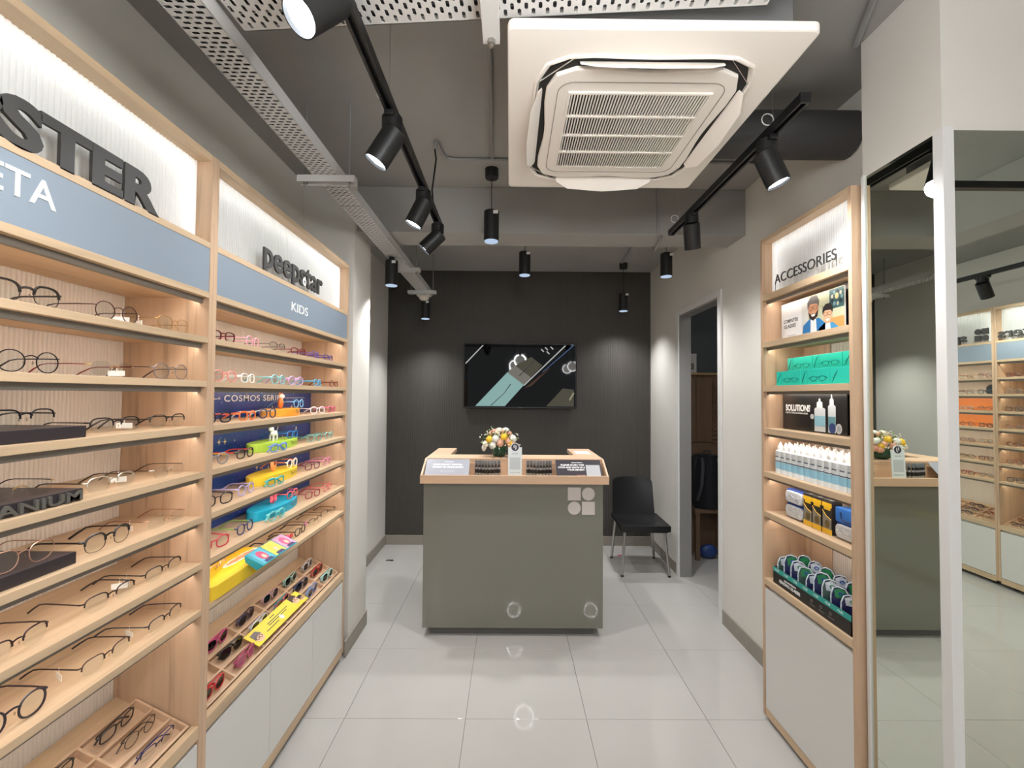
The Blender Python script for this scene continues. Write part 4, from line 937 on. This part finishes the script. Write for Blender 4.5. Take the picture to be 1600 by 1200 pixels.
for k, y in enumerate((2.004, 1.946, 1.884)):
    t = thing('accessory_box', 'black and yellow windowed box, %s from the far panel' % ['first', 'second', 'third'][k], 'box', (1.335, y, RS[4]), 0, 'black and yellow boxes'); g = rf(0, 0, 0); w = .056
    B(0, .045, -w, 0, 0, .142).build('carton_body', mc((46, 42, 40), .4), t, bevel=.001)
    YEL = mc((240, 188, 36), .4)
    MB().prism([(.0, .0), (w, 0), (w, .022), (0, .022)], g, 0, .0008).build('yellow_base_band', YEL, t)
    MB().prism([(.0, .112), (w, .112), (w, .130), (0, .130)], g, 0, .0008).build('yellow_top_band', YEL, t)
    MB().prism([(.01, .100), (w-.008, .100), (w-.008, .112), (.01, .112)], g, 0, .0008).build('yellow_name_tab', YEL, t)
    MB().prism([(.004, .022), (w-.004, .022), (w-.004, .062), (w*.5, .072), (.004, .092)], g, 0, .0008).build('window', mat('window_print', (150, 142, 128), .15), t)
    MB().tube([g(.002, .096, .001), g(w*.45, .075, .001), g(w-.002, .064, .001)], .0014, 5).build('yellow_curve', YEL, t)
    MB().prism(circ(w*.55, .042, .014, .017, 14), g, .0008, .002).build('contents', mc((110, 92, 50)), t)
    B(.018, .03, -w*.75, -w*.25, .142, .152).build('hang_tab', mc((226, 224, 220)), t)

# reading-glasses counter box
t = thing('reading_glasses_box', 'black and teal tray box lettered READING GLASSES', 'box', (1.298, 2.176, .700)); g = rf(0, 0, 0); L = .495
for a in (B(0, .003, -L, 0, 0, .078), B(.147, .150, -L, 0, 0, .078), B(0, .150, -.003, 0, 0, .078), B(0, .150, -L, -L+.003, 0, .078), B(0, .150, -L, 0, 0, .003)): a.build('box_wall', mc((40, 36, 34), .4), t)
MB().prism([(0, .056), (L, .056), (L, .0785), (0, .0785)], g, 0, .0008).build('teal_band', mc((52, 160, 150), .4), t)
for k in range(7): text('+%d.%02d' % (1+k//2, 50*(k % 2)), rf(-.0008, -.015-.068*k, .0635), .03, LETWH, t, .009, .01, .0004, False, 'printed_price')
text('READING GLASSES', rf(0, -.05, .018), .15, LETWH, t, .014, .03, .0006, True, 'printed_letter')
text('specsmakers', rf(0, -.085, .038), .085, LETWH, t, .009, .02, .0006, False, 'printed_line')
for k in range(3):
    MB().tube([g(.275+.055*k+.006*math.cos(a), .034+.006*math.sin(a), .0005) for a in [2*PI*j/12 for j in range(13)]], .0007, 4).build('printed_icon', mc((150, 146, 140)), t)
    B(-.0005, 0, -.295-.055*k, -.26-.055*k, .016, .019).build('printed_line', mc((120, 116, 112)), t)
def pouch_mesh():
    # sleeve: closed loop with a swollen middle, pale piping along the open edge
    o = [(-.026, 0), (.026, 0), (.031, .05), (.030, .11), (.022, .138), (.006, .146), (-.014, .142), (-.027, .122), (-.031, .06)]
    a = MB(); n = len(o)
    a.add([(d*(1.0 if 0 < z < .12 else .6), y, z) for d in (-.007, .007) for y, z in o], [tuple(range(n-1, -1, -1)), tuple(range(n, 2*n))]+[(i, (i+1) % n, n+(i+1) % n, n+i) for i in range(n)])
    b = MB().tube([(-.0075, y, z) for y, z in o[2:]], .0026, 5)
    c = MB(); c.prism([(-.02, .10), (.016, .10), (.02, .13), (.0, .142), (-.018, .132)], lambda p, q, d: (d, p, q), -.0095, -.0072)
    d = MB(); d.tube([(-.010, .008*math.cos(q)-.004, .120+.006*math.sin(q)) for q in [2*PI*k/10 for k in range(10)]], .002, 5, True)
    return [(nm, m_.mesh(nm, bv, True)) for nm, m_, bv in (('sleeve', a, .002), ('piping', b, 0), ('header_card', c, 0), ('clip', d, 0))]
PM = pouch_mesh()
for _, me in PM: me.materials.append(None)
NAV = mc((38, 44, 92), .4); PALE = mat('pale_plastic', (204, 214, 226), .2, noise=.2, nscale=90); GRN = mc((40, 132, 84), .35); BLU = mc((40, 84, 176), .3)
for r in range(2):
    for k in range(9 if r == 0 else 6):
        y = 2.142-.051*k if r == 0 else 2.10-.075*k; x = 1.339 if r == 0 else 1.405
        lb = '%s spectacle pouch in the %s row of the READING GLASSES box, %s from far' % ('navy' if (k+r) % 3 else 'grey-green', ['front', 'rear'][r], ['first', 'second', 'third', 'fourth', 'fifth', 'sixth', 'seventh', 'eighth', 'ninth'][k])
        t = thing('spectacle_pouch', lb, 'pouch', (x, y, .7035), 0, 'pouches in the reading glasses box')
        t.rotation_euler = (0, .0, 1.0-.12*((k*5+r) % 4)); t.scale = (1.3, 1.08, .90+.06*((k*3) % 4)) if r == 0 else (1.4, 1.0, 1.05)
        for (nm, me), mm in zip(PM, (NAV if (k+r) % 3 else mc((70, 96, 92)), PALE, GRN if (k+r) % 2 else PALE, BLU if k % 2 else GRN)): inst(nm, me, mm, t)

# ================================================================== spectacles on the mirrored units
CM = ['7c3a34', '3a3432', '8c5c3c', 'b0a89c', '2c2c34', '9c4434', '5c4c48', 'c09468', '3c4c58', 'a87060']
CMW = ['maroon', 'dark brown', 'amber', 'silver', 'black', 'rust red', 'taupe', 'tan', 'slate', 'copper']
for uu, (yref, sgn) in enumerate(((-1.142, 1), (-1.142, -1))):
    for i in range(7):
        for k in range(4 if sgn < 0 else 3):
            q = (i*3+k*2+uu*5) % 10; y = yref+sgn*(.11+.165*k)
            specs(['kid_rect', 'round', 'rect', 'half'][(i+k+uu) % 4], (4.2+.036, y, SH[i]+.0004), PI, CM[q], '%s glasses %s from divider, %s shelf of the mirrored %s unit' % (CMW[q], ['first', 'second', 'third', 'fourth'][k], ORD[i], ['ers', 'logo'][uu]), 'glasses on the mirrored units', metal=False)
for i in (2, 3):
    tag(B(-.004, 0, -1.0, -.02, 0, .122).build('orange_backdrop', mc((232, 138, 66), .4), org=(0, 0, 0)), 'orange backdrop panel on the %s shelf of the mirrored logo unit' % ORD[i], 'backdrop panel', 'orange backdrops').location = (4.395, -1.162, SH[i]+.0005)
tag(MB().prism(circ(0, .045, .045, n=24), lambda a, b, d: (d, a, b), -.008, .008).build('round_badge_stand', mc((22, 30, 36), .3), bevel=.002, org=(0, 0, 0)), 'round dark badge stand on the second shelf of the mirrored logo unit', 'sign').location = (4.42, -1.36, SH[1]+.0005)
for q in range(2):
    y0 = (-1.142+.023 if q == 0 else -1.142-.021); w = .198
    t = thing('compartment_tray', 'oak compartment tray below the mirrored %s unit' % ['ers', 'logo'][q], 'tray', (4.236, y0+(.0 if q else 0), .510), PI, 'oak compartment trays'); t.rotation_euler = (0, lean, PI)
    s_ = -1 if q == 0 else 1; depth = .195
    B(-depth, 0, *sorted((0, s_*w*6)), 0, .005).build('tray_floor', WOOD_T, t)
    for k in range(4): x = min(max(-depth+k*depth/3, -depth+.004), -.004); B(x-.004, x+.004, *sorted((0, s_*w*6)), .005, .026).build('long_divider', WOOD_T, t)
    for k in range(7): y = s_*min(max(k*w, .004), 6*w-.004); B(-depth+.004, -.004, y-.004, y+.004, .005, .0255).build('cross_divider', WOOD_T, t)
    for c in range(2):
        for r in range(3):
            p = t.matrix_basis @ Vector((-depth+(r+.5)*depth/3+.012, s_*(c+.5)*w, .0155))
            specs('rect', p, PI, CM[(r*2+c+q*3) % 10], '%s folded glasses, %s row, %s cell of the mirrored %s tray' % (CMW[(r*2+c+q*3) % 10], RN[r], CN[c], ['ers', 'logo'][q]), 'glasses in the mirrored trays', folded=True, tilt=-.35+lean, metal=False, scale=.92)

# ================================================================== counter
c0 = (.03, 2.97, 0)
ct = thing('service_counter', 'glossy olive-grey counter with oak top and four-piece logo', 'counter', c0)
def cb(mb, nm, m, bevel=0., parent=ct): return mb.build(nm, m, parent, bevel=bevel, org=c0)
cb(B(-.524, .574, 3.005, 3.28, 0, .056), 'plinth', mat('dark_grey_plinth', (96, 95, 92), .4))
cb(B(-.573, .629, 2.968, 2.986, .056, 1.022), 'glass_front', GREENG, .001)
cb(MB().box(-.567, .623, 2.986, 3.28, .056, 1.02), 'carcass', GREENG)
for a, b in ((-.567, -.45), (.506, .623)): cb(B(a, b, 3.28, 3.67, .0, 1.13), 'side_wing', GREENG)
U = [(-.59, 3.10), (.66, 3.10), (.66, 3.69), (.48, 3.69), (.48, 3.30), (-.44, 3.30), (-.44, 3.69), (-.59, 3.69)]
cb(MB().prism(U, lambda a, b, d: (a, b, d), 1.13, 1.16), 'worktop', WOOD_X, .002)
cb(B(-.59, .66, 2.92, 2.936, 1.018, 1.073), 'front_lip', WOOD_X, .0015)
cb(B(-.578, .648, 2.936, 3.10, 1.018, 1.034), 'trough_floor', WOOD_X)
cb(B(-.578, .648, 3.086, 3.10, 1.034, 1.13), 'trough_back', WOOD_X)
for x in (-.59, .648): cb(MB().prism([(2.936, 1.018), (2.936, 1.073), (3.10, 1.16), (3.10, 1.018)], lambda a, b, d: (d, a, b), x, x+.012), 'end_cheek', WOOD_X, .001)
cb(B(-.567, .623, 3.10, 3.28, 1.02, 1.13), 'riser', WOOD_X)
logo(ct, frame_fn((.392-c0[0], 2.9675-2.97, .809), (1, 0, 0), (0, 0, 1), (0, -1, 0)), .0865, .008, mat('pale_logo_acrylic', (206, 198, 192), .5), .006)
# leaning placards
def placard(x0, x1, rgb, label):
    t = thing('placard', label, 'placard', (x0, 2.952, 1.0345)); th = math.atan2(.124, .125); w = x1-x0; L = .172
    fn = frame_fn((0, 0, 0), (1, 0, 0), (0, math.cos(th), math.sin(th)), (0, -math.sin(th), math.cos(th)))
    MB().prism([(0, 0), (w, 0), (w, L), (0, L)], fn, 0, .004).build('board', mc(rgb, .3), t, bevel=.0008)
    sub = lambda a, b: (lambda p, q, d=0.: fn(a+p, b+q, .004+d))
    return t, sub, w, L
t, sub, w, L = placard(-.572, -.275, (150, 150, 158), 'grey placard with white capitals at the left of the counter')
for st, x, y, ww in (('specsmakers', .125, .146, .06), ('PLEASE COLLECT YOUR BILL', .05, .120, .20), ('WITHOUT FAIL BEFORE LEAVING', .045, .098, .21)): text(st, sub(x, y), ww, LETWH, t, .013 if ww > .1 else .007, .03, .0004, False, 'printed_line')
for q in range(2): MB().prism([(.10, .076-.012*q), (.20, .076-.012*q), (.20, .079-.012*q), (.10, .079-.012*q)], sub(0, 0), 0, .0003).build('printed_rule', mc((186, 186, 192)), t)
MB().prism([(.06, .03), (.245, .03), (.245, .038), (.06, .038)], sub(0, 0), 0, .0004).build('printed_rule', mc((176, 214, 226)), t)
t, sub, w, L = placard(.318, .628, (56, 52, 58), 'dark placard with white capitals at the right of the counter')
for st, x, y, ww in (('specsmakers', .11, .146, .075), ('PLEASE SCAN THIS', .035, .122, .16), ('CODE AND LEAVE US A', .015, .102, .185), ('YOUR REVIEW', .075, .082, .12)): text(st, sub(x, y), ww, LETWH, t, .013 if ww > .1 else .007, .03, .0004, False, 'printed_line')
text('5 STARS', sub(.14, .040), .055, mc((200, 130, 110)), t, .008, .01, .0004, False, 'printed_line')
MB().prism([(.205, .02), (.30, .02), (.30, .128), (.205, .128)], sub(0, 0), 0, .0006).build('code_panel', mc((172, 172, 174)), t)
# spray bottles in two chevrons
sb = [('bottle_body', MB().lathe([(.0095, 0), (.0105, .002), (.0105, .062), (.008, .068)], n=12)), ('silver_band', MB().lathe([(.0108, .052), (.0108, .064)], n=12)), ('neck', MB().lathe([(.0075, .066), (.0075, .078)], n=10)), ('cap', MB().lathe([(.0095, .077), (.0095, .102), (.008, .104)], n=12)), ('label_band', MB().lathe([(.0107, .010), (.0107, .030)], n=12))]
sbm = [(nm, m_.mesh(nm, 0, True)) for nm, m_ in sb]
for _, me in sbm: me.materials.append(None)
for side, xc in ((0, -.150), (1, .205)):
    for k in range(8):
        x = xc+(k-3.5)*.0222; y = 3.055-.024*(1-abs(k-3.5)/3.5)
        t = thing('spray_bottle', 'small black spray bottle in the %s chevron, %s from left' % (['left', 'right'][side], ['first', 'second', 'third', 'fourth', 'fifth', 'sixth', 'seventh', 'eighth'][k]), 'bottle', (x, y, 1.0343), 0, 'lens spray bottles on the counter'); t.scale = (1, 1, 1.16)
        for (nm, me), mm in zip(sbm, (BLACKP, mc((170, 172, 176), .3, .6), BLACKP, mc((104, 108, 112), .3), mc((150, 146, 136), .5))): inst(nm, me, mm, t)
# sign stand
s0 = onY(804.5, 743, 2.944); t = thing('sign_stand', 'white arched sign stand with dark round emblem on the counter', 'sign', (s0.x, 2.943, 1.0343)); hw = .046; hs = .222
fn = frame_fn((0, 0, 0), (1, 0, 0), (0, .06, 1), (0, -1, .06))
arch = [(-hw, 0), (hw, 0), (hw, hs), (.030, hs)]+[(.030*math.cos(a), hs+.030*math.sin(a)) for a in [PI*k/12 for k in range(1, 12)]]+[(-.030, hs), (-hw, hs)]
MB().prism(arch, fn, -.004, 0).build('acrylic_plate', mc((230, 236, 234), .15), t)
B(-hw, hw, 0, .05, 0, .003).build('foot_plate', mc((230, 236, 234), .15), t)
MB().prism(circ(0, hs, .025, n=24), fn, 0, .0006).build('emblem_disc', mc((62, 60, 74), .3), t)
MB().prism([(-.009, hs-.004), (-.004, hs-.004), (-.004, hs+.018), (-.010, hs+.012)], fn, .0006, .001).build('emblem_mark', LETWH, t); MB().prism([(.0, hs-.018), (.009, hs-.010), (.009, hs+.010), (.003, hs+.016), (.003, hs-.002)], fn, .0006, .001).build('emblem_mark', LETWH, t)
text('SPECSMAKERS', lambda a, b, d=0.: fn(a-.022, b+hs-.045, d), .044, mc((120, 120, 128)), t, .006, 0, .0003, False, 'printed_line')
MB().prism([(-.036, .075), (.036, .075), (.036, .155), (-.036, .155)], fn, 0, .0003).build('code_panel', mc((196, 200, 200)), t)
text('SCAN & PAY HERE', lambda a, b, d=0.: fn(a-.034, b+.052, d), .068, mc((110, 112, 116)), t, .007, 0, .0003, False, 'printed_line')
# flower arrangement
fv = thing('flower_arrangement', 'round arrangement of cream, peach and yellow flowers in green vase', 'flowers', (-.075, 3.215, 1.16))
MB().lathe([(.034, 0), (.05, .012), (.056, .035), (.048, .06), (.040, .068)], n=20).build('vase', mat('dark_green_glass', (28, 66, 44), .12, spec=.6), fv, smooth=True)
rr = random.Random(5)
def bloom(c, r, rgb, dirv):
    """ruffled ball of overlapping cupped petals"""
    m = MB(); c = Vector(c); d = Vector(dirv).normalized(); u = d.orthogonal().normalized(); v = d.cross(u)
    sph(m, tuple(c), r*.62, 8, 6)
    for ring, (np_, tilt_, rad, sz) in enumerate(((5, .35, .35, .55), (7, .85, .62, .6), (8, 1.35, .74, .62))):
        for k in range(np_):
            a = 2*PI*k/np_+ring*.4; o = u*math.cos(a)+v*math.sin(a); pc = c+(d*math.cos(tilt_)+o*math.sin(tilt_))*r*rad
            nrm = (d*math.cos(tilt_)+o*math.sin(tilt_)).normalized(); t1 = d.cross(nrm); t1 = t1.normalized() if t1.length > .1 else u; t2 = nrm.cross(t1)
            s_ = r*sz*.62; q = [pc+t1*s_*math.cos(b)+t2*s_*math.sin(b)+nrm*(r*.16*math.cos(2*b)) for b in [2*PI*j/7 for j in range(7)]]+[pc+nrm*r*.02]
            m.add(q, [(j, (j+1) % 7, 7) for j in range(7)])
    m.build('flower', mc(rgb, .6), fv, smooth=True)
PALF = {'c': (240, 232, 212), 'p': (240, 186, 158), 'y': (246, 202, 56), 'w': (238, 238, 228), 'k': (232, 170, 146)}
FL = [(-.095, .095, 'c'), (-.070, .130, 'y'), (-.045, .088, 'w'), (-.025, .135, 'w'), (.008, .104, 'p'), (.035, .148, 'y'), (.060, .118, 'p'), (.078, .100, 'y'), (.100, .135, 'w'), (.105, .085, 'k'), (.085, .078, 'p'), (-.060, .165, 'p'), (-.015, .175, 'c'), (.030, .178, 'p'), (.070, .165, 'k'), (.0, .19, 'c'), (-.04, .18, 'k'), (.05, .19, 'w'), (-.11, .06, 'w')]
for k, (x, z, q) in enumerate(FL):
    y = -.03-.075*math.sqrt(max(0, 1-(x/.13)**2-((z-.09)/.13)**2)) if k < 11 else -.01+.01*(k % 3)
    bloom((x, y, z), rr.uniform(.024, .031), PALF[q], (x, y-.04, z-.07))
for k, (x, z, q) in enumerate(FL[:14]): bloom((x*.9, .055+.02*math.cos(k), z), .028, PALF[q], (x, .1, z-.07))
for k in range(46):
    a = rr.uniform(0, 2*PI); e = rr.uniform(-.35, 1.0); R_ = rr.uniform(.10, .135); c = Vector((R_*math.cos(a)*math.cos(e), R_*.85*math.sin(a)*math.cos(e), .105+R_*math.sin(e)*.8)); d = (c-Vector((0, 0, .08))).normalized(); s_ = d.cross(Vector((0, 0, 1))).normalized(); n_ = s_.cross(d)
    q = rr.uniform(.02, .03); m = MB(); m.add([c-d*q, c+s_*q*.42+n_*.002, c+d*q*1.2-n_*.004, c-s_*q*.42+n_*.002, c+n_*.005], [(0, 1, 4), (1, 2, 4), (2, 3, 4), (3, 0, 4)]); m.build('leaf', mc(rr.choice(((86, 112, 44), (60, 88, 40), (122, 138, 64)))), fv)
m = MB()
for k in range(70):
    a = rr.uniform(0, 2*PI); e = rr.uniform(-.2, 1.3); R_ = rr.uniform(.125, .16); p = (R_*math.cos(a)*math.cos(e), R_*.85*math.sin(a)*math.cos(e), .1+R_*math.sin(e)*.72); sph(m, p, rr.uniform(.003, .006), 5, 4)
b_ = m.build('filler_blossom', mc((240, 230, 214)), fv); b_['kind'] = 'stuff'
m = MB()
for k in range(24): a = rr.uniform(0, 2*PI); m.tube([(.03*math.cos(a), .03*math.sin(a), .04), (.09*math.cos(a), .08*math.sin(a), rr.uniform(.07, .17))], .0018, 4)
m.build('stems', mc((64, 92, 40)), fv)
tag(MB().box(-.055, .055, -.075, .075, 0, .0015).build('paper_sheet', mc((236, 234, 230), .7), org=(0, 0, 0)), 'white paper sheet lying on the right wing of the counter', 'paper').location = (.565, 3.44, 1.1602)

# ================================================================== television
TX0, TX1, TZ0, TZ1 = -.50, .711, 1.463, 2.160
tv = thing('television', 'wide black wall television showing diagonal light bars', 'television', ((TX0+TX1)/2, 4.70, TZ0)); o = ((TX0+TX1)/2, 4.70, TZ0)
B(TX0, TX1, 4.695, 4.735, TZ0, TZ1).build('housing', BLACKP, tv, bevel=.004, org=o)
B(-.05, .25, 4.735, YB-.0095, 1.65, 1.95).build('wall_bracket', BLACK, tv, org=o)
scr = B(TX0+.012, TX1-.012, 4.6935, 4.695, TZ0+.018, TZ1-.012).build('screen', mat('black_screen_glass', (5, 5, 6), .03, spec=.22), tv, org=o)
sw, shh = TX1-TX0-.024, TZ1-TZ0-.03
fn = frame_fn((TX0+.012-o[0], -.0066, .018), (sw, 0, 0), (0, 0, shh), (0, -1, 0))
def glow(name, pts, rgb, s, d): MB().prism(pts, fn, d, d+.0003).build('lit_shape', emit(name, rgb, s), scr)
glow('screen_teal', [(.10, .01), (.365, .01), (.535, .35), (.385, .55)], (160, 204, 200), .55, 0)
glow('screen_grey', [(.385, .55), (.535, .35), (.60, .47), (.455, .66)], (150, 146, 136), .42, 0)
glow('screen_olive', [(.455, .66), (.60, .47), (.70, .665), (.60, .80)], (110, 104, 84), .28, 0)
glow('screen_white', [(.53, .345), (.538, .335), (.915, .985), (.90, .985)], (220, 222, 222), .5, .0004)
glow('screen_blue', [(.70, .56), (.705, .555), (.985, .985), (.972, .985)], (86, 124, 178), .4, .0004)
glow('screen_rust', [(.54, .30), (.60, .33), (.77, .62), (.76, .62)], (96, 52, 30), .3, .0002)
glow('screen_white', [(.008, .70), (.012, .68), (.172, .985), (.160, .985)], (220, 222, 222), .5, .0004)
glow('screen_olive', [(.735, .01), (.985, .01), (.985, .28), (.885, .30)], (110, 104, 84), .28, 0)
for a, b in ((.685, .92), (.72, .95), (.77, .96), (.735, .885)): glow('screen_white', [(a, b), (a+.008, b+.012), (a+.032, b-.03), (a+.024, b-.042)], (220, 222, 222), .5, .0004)
for p in ([(.235, .02), (.345, .20), (.352, .20), (.245, .02)], [(.348, .20), (.35, .19), (.42, .36), (.414, .37)], [(.49, .50), (.62, .74), (.626, .73), (.497, .49)]): MB().prism(p, fn, .0006, .0009).build('dark_line', BLACKP, scr)
glow('screen_cream', [(.94, .12), (.95, .10), (.99, .22), (.98, .24)], (200, 196, 160), .4, .0004)
B(-.01, .03, -.0062, -.0058, .006, .010).build('maker_mark', mc((120, 120, 122)), tv)

# ================================================================== chair
ch = thing('stacking_chair', 'black plastic stacking chair with steel legs beside the counter', 'chair', (1.222, 4.17, 0), -.02)
def shell(fn_, nu, nv, th):
    vs = []; fs = []
    for lay in (0, 1):
        for i in range(nu+1):
            for j in range(nv+1): vs.append(fn_(i/nu, j/nv, lay*th))
    k = (nu+1)*(nv+1); w = nv+1
    for i in range(nu):
        for j in range(nv):
            a = i*w+j; fs += [(a, a+w, a+w+1, a+1), (k+a, k+a+1, k+a+w+1, k+a+w)]
    for i in range(nu): a = i*w; fs += [(a, k+a, k+a+w, a+w), (a+nv, a+w+nv, k+a+w+nv, k+a+nv)]
    for j in range(nv): fs += [(j, j+1, k+j+1, k+j), (nu*w+j, k+nu*w+j, k+nu*w+j+1, nu*w+j+1)]
    return MB().add(vs, fs)
def seat_fn(u, v, d):      # u front->back, v left->right
    x = (v-.5)*(.445-.03*u); y = -.235+.43*u; z = .452-.016*math.sin(PI*v)*math.sin(PI*min(1, u*1.1))-.010*max(0, .15-u)/.15
    return (x, y, z-d)
shell(seat_fn, 10, 10, .012).build('seat', BLACKP, ch, smooth=True)
m = MB().prism([(-.222, .45), (.222, .45), (.222, .405), (.19, .390), (-.19, .390), (-.222, .405)], lambda a, b, d: (a, d, b), -.236, -.222); m.build('seat_apron', BLACKP, ch, bevel=.004)
for s_ in (-1, 1): MB().prism([(-.23, .45), (.19, .455), (.19, .425), (0, .415), (-.23, .395)], lambda a, b, d: (d, a, b), s_*.214-.007, s_*.214+.007).build('seat_skirt', BLACKP, ch, bevel=.003)
def back_fn(u, v, d):      # u bottom->top
    wv = .205*(1-.05*u) if u < .85 else .205*.957*(1-.10*((u-.85)/.15)**2)
    x = (v-.5)*2*wv; y = .185+.06*u+.035*(1-(2*v-1)**2)*(.4+.6*u); z = .44+.355*u-.014*max(0, (u-.8)/.2)*(2*v-1)**4
    return (x, y+d, z)
shell(back_fn, 10, 12, .012).build('backrest', BLACKP, ch, smooth=True)
for sx, sy in ((-1, -1), (1, -1), (-1, 1), (1, 1)):
    MB().tube([(sx*.175, sy*.19, .44), (sx*.19, sy*.205, .25), (sx*.208, sy*.225, .012)], [.013, .0125, .0115], 12).build('leg', STEEL, ch, smooth=True)
    MB().cyl((sx*.2085, sy*.2255, 0), (sx*.208, sy*.225, .016), .013, n=12).build('foot_cap', BLACKP, ch)

# ================================================================== store room
cbn = thing('storage_cabinet', 'brown wooden storage cabinet inside the dark store room', 'cabinet', (1.64, 4.55, 0)); 
B(0, .98, .02, .44, 0, 1.83).build('carcass', WALNUT, cbn)
for x0, x1, z0, z1 in ((.155, .285, 1.135, 1.80), (.290, .455, 1.135, 1.80), (.155, .455, .42, 1.125), (.01, .15, .05, 1.80)): B(x0, x1, 0, .02, z0, z1).build('door', WALNUT, cbn, bevel=.003)
for k in range(14): B(.462, .60, -.002, .016, 1.12+.046*k, 1.148+.046*k).build('louvre_slat', WALNUT, cbn)
for k in range(2): d_ = B(.155, .275, -.006, 0, .80+.09*k, .88+.09*k).build('drawer', WALNUT, cbn, bevel=.002); B(.2, .23, -.016, -.006, .835+.09*k, .845+.09*k).build('handle', STEEL, d_)
B(-.0, .98, -.012, .44, 1.83, 1.85).build('cabinet_top', wood('pale_plank', (180, 150, 104), 0), cbn, bevel=.002)
t = thing('carton', 'white open carton on top of the store room cabinet', 'box', (1.845, 4.64, 1.8502)); CB = mc((200, 196, 190), .7)
for a in (B(-.06, .10, -.07, -.066, 0, .20), B(-.06, -.056, -.07, .09, 0, .20), B(.096, .10, -.07, .09, 0, .20), B(-.06, .10, .086, .09, 0, .20), B(-.06, .10, -.07, .09, 0, .004)): a.build('carton_wall', CB, t)
MB().prism([(-.06, .2), (.0, .26), (.10, .2)], lambda a, b, d: (a, d, b), .086, .089).build('carton_flap', mc((120, 100, 84)), t)
B(-.04, .07, -.0715, -.0705, .035, .10).build('carton_window', mc((120, 112, 104)), t)
bp = thing('backpack', 'dark backpack hanging in the store room doorway', 'backpack', (1.99, 4.42, .50))
m = shell(lambda u, v, d: ((v-.5)*.30*(1-.25*u**3), -.09*math.sin(PI*v)*(1-.5*u)-.02, .52*u), 8, 10, .02); m.build('front_pocket', mat('charcoal_fabric', (46, 47, 52), .85), bp, smooth=True)
MB().prism(rrect(-.15, .15, 0, .52, .08, 5), lambda a, b, d: (a, d, b), -.02, .11).build('bag_body', MATS['charcoal_fabric'], bp, bevel=.02)
for s_ in (-1, 1): MB().tube([(s_*.07, -.02, .50), (s_*.10, -.11, .42), (s_*.12, -.13, .25), (s_*.13, -.06, .08)], .018, 8).build('shoulder_strap', mat('grey_webbing', (66, 68, 72), .8), bp, smooth=True)
MB().tube([(-.04, .03, .515), (-.03, .03, .56), (.03, .03, .56), (.04, .03, .515)], .008, 6).build('carry_handle', MATS['grey_webbing'], bp, smooth=True)
st = thing('stool', 'dark stool under the backpack in the store room', 'stool', (1.99, 4.42, 0)); 
B(-.17, .17, -.09, .11, .46, .4995).build('seat', WALNUT, st, bevel=.005)
for sx in (-.14, .14):
    for sy in (-.07, .09): B(sx-.02, sx+.02, sy-.015, sy+.015, 0, .46).build('leg', WALNUT, st)
m = MB(); sph(m, (0, 0, .07), (.09, .05, .07), 12, 8); tag(m.build('plastic_bag', mat('blue_film', (44, 70, 130), .35, bump=.6, bscale=30), smooth=True, org=(0, 0, 0)), 'crumpled blue plastic bag on the store room floor', 'bag').location = (1.98, 4.40, .0)

t = thing('store_fill_bulb', 'added unseen fill bulb on the store room ceiling', 'fill lamp', (2.3, 3.4, ZC-.09))  # added bulb, out of view, to lift the dark store room
m = MB(); sph(m, (0, 0, .03), .03, 12, 8); m.build('bulb', emit('fill_bulb_glow', (255, 244, 226), 2.), t, smooth=True); MB().cyl((0, 0, .055), (0, 0, .09), .022, n=12).build('socket', BLACKP, t)
d = bpy.data.lights.new('fill_bulb_light', 'POINT'); d.energy = 5.; d.shadow_soft_size = .04; l = bpy.data.objects.new('fill_bulb_light', d); COL.objects.link(l); l.parent = t; l.location = (0, 0, -.02)
# small litter on the floor
p = onZ(609, 876, 0); tag(MB().prism([(-.035, -.012), (-.01, .0), (.012, -.012), (.04, -.008), (.022, .016), (.012, .006), (-.02, .01)], f, 0, .008).build('fabric_scrap', mc((34, 26, 28), .8), bevel=.002, org=(0, 0, 0)), 'small dark scrap on the floor by the left recess', 'scrap').location = (p.x, p.y, 0)
p = onZ(968, 868, 0); m = MB()
for k in range(3): m.prism(circ(.012*math.cos(k*2.1), .010*math.sin(k*2.1), .011, .008, 8), f, 0, .004)
tag(m.build('petal_scrap', mc((220, 96, 130), .6), org=(0, 0, 0)), 'tiny pink petal scrap on the floor near the chair', 'scrap').location = (p.x, p.y, 0)
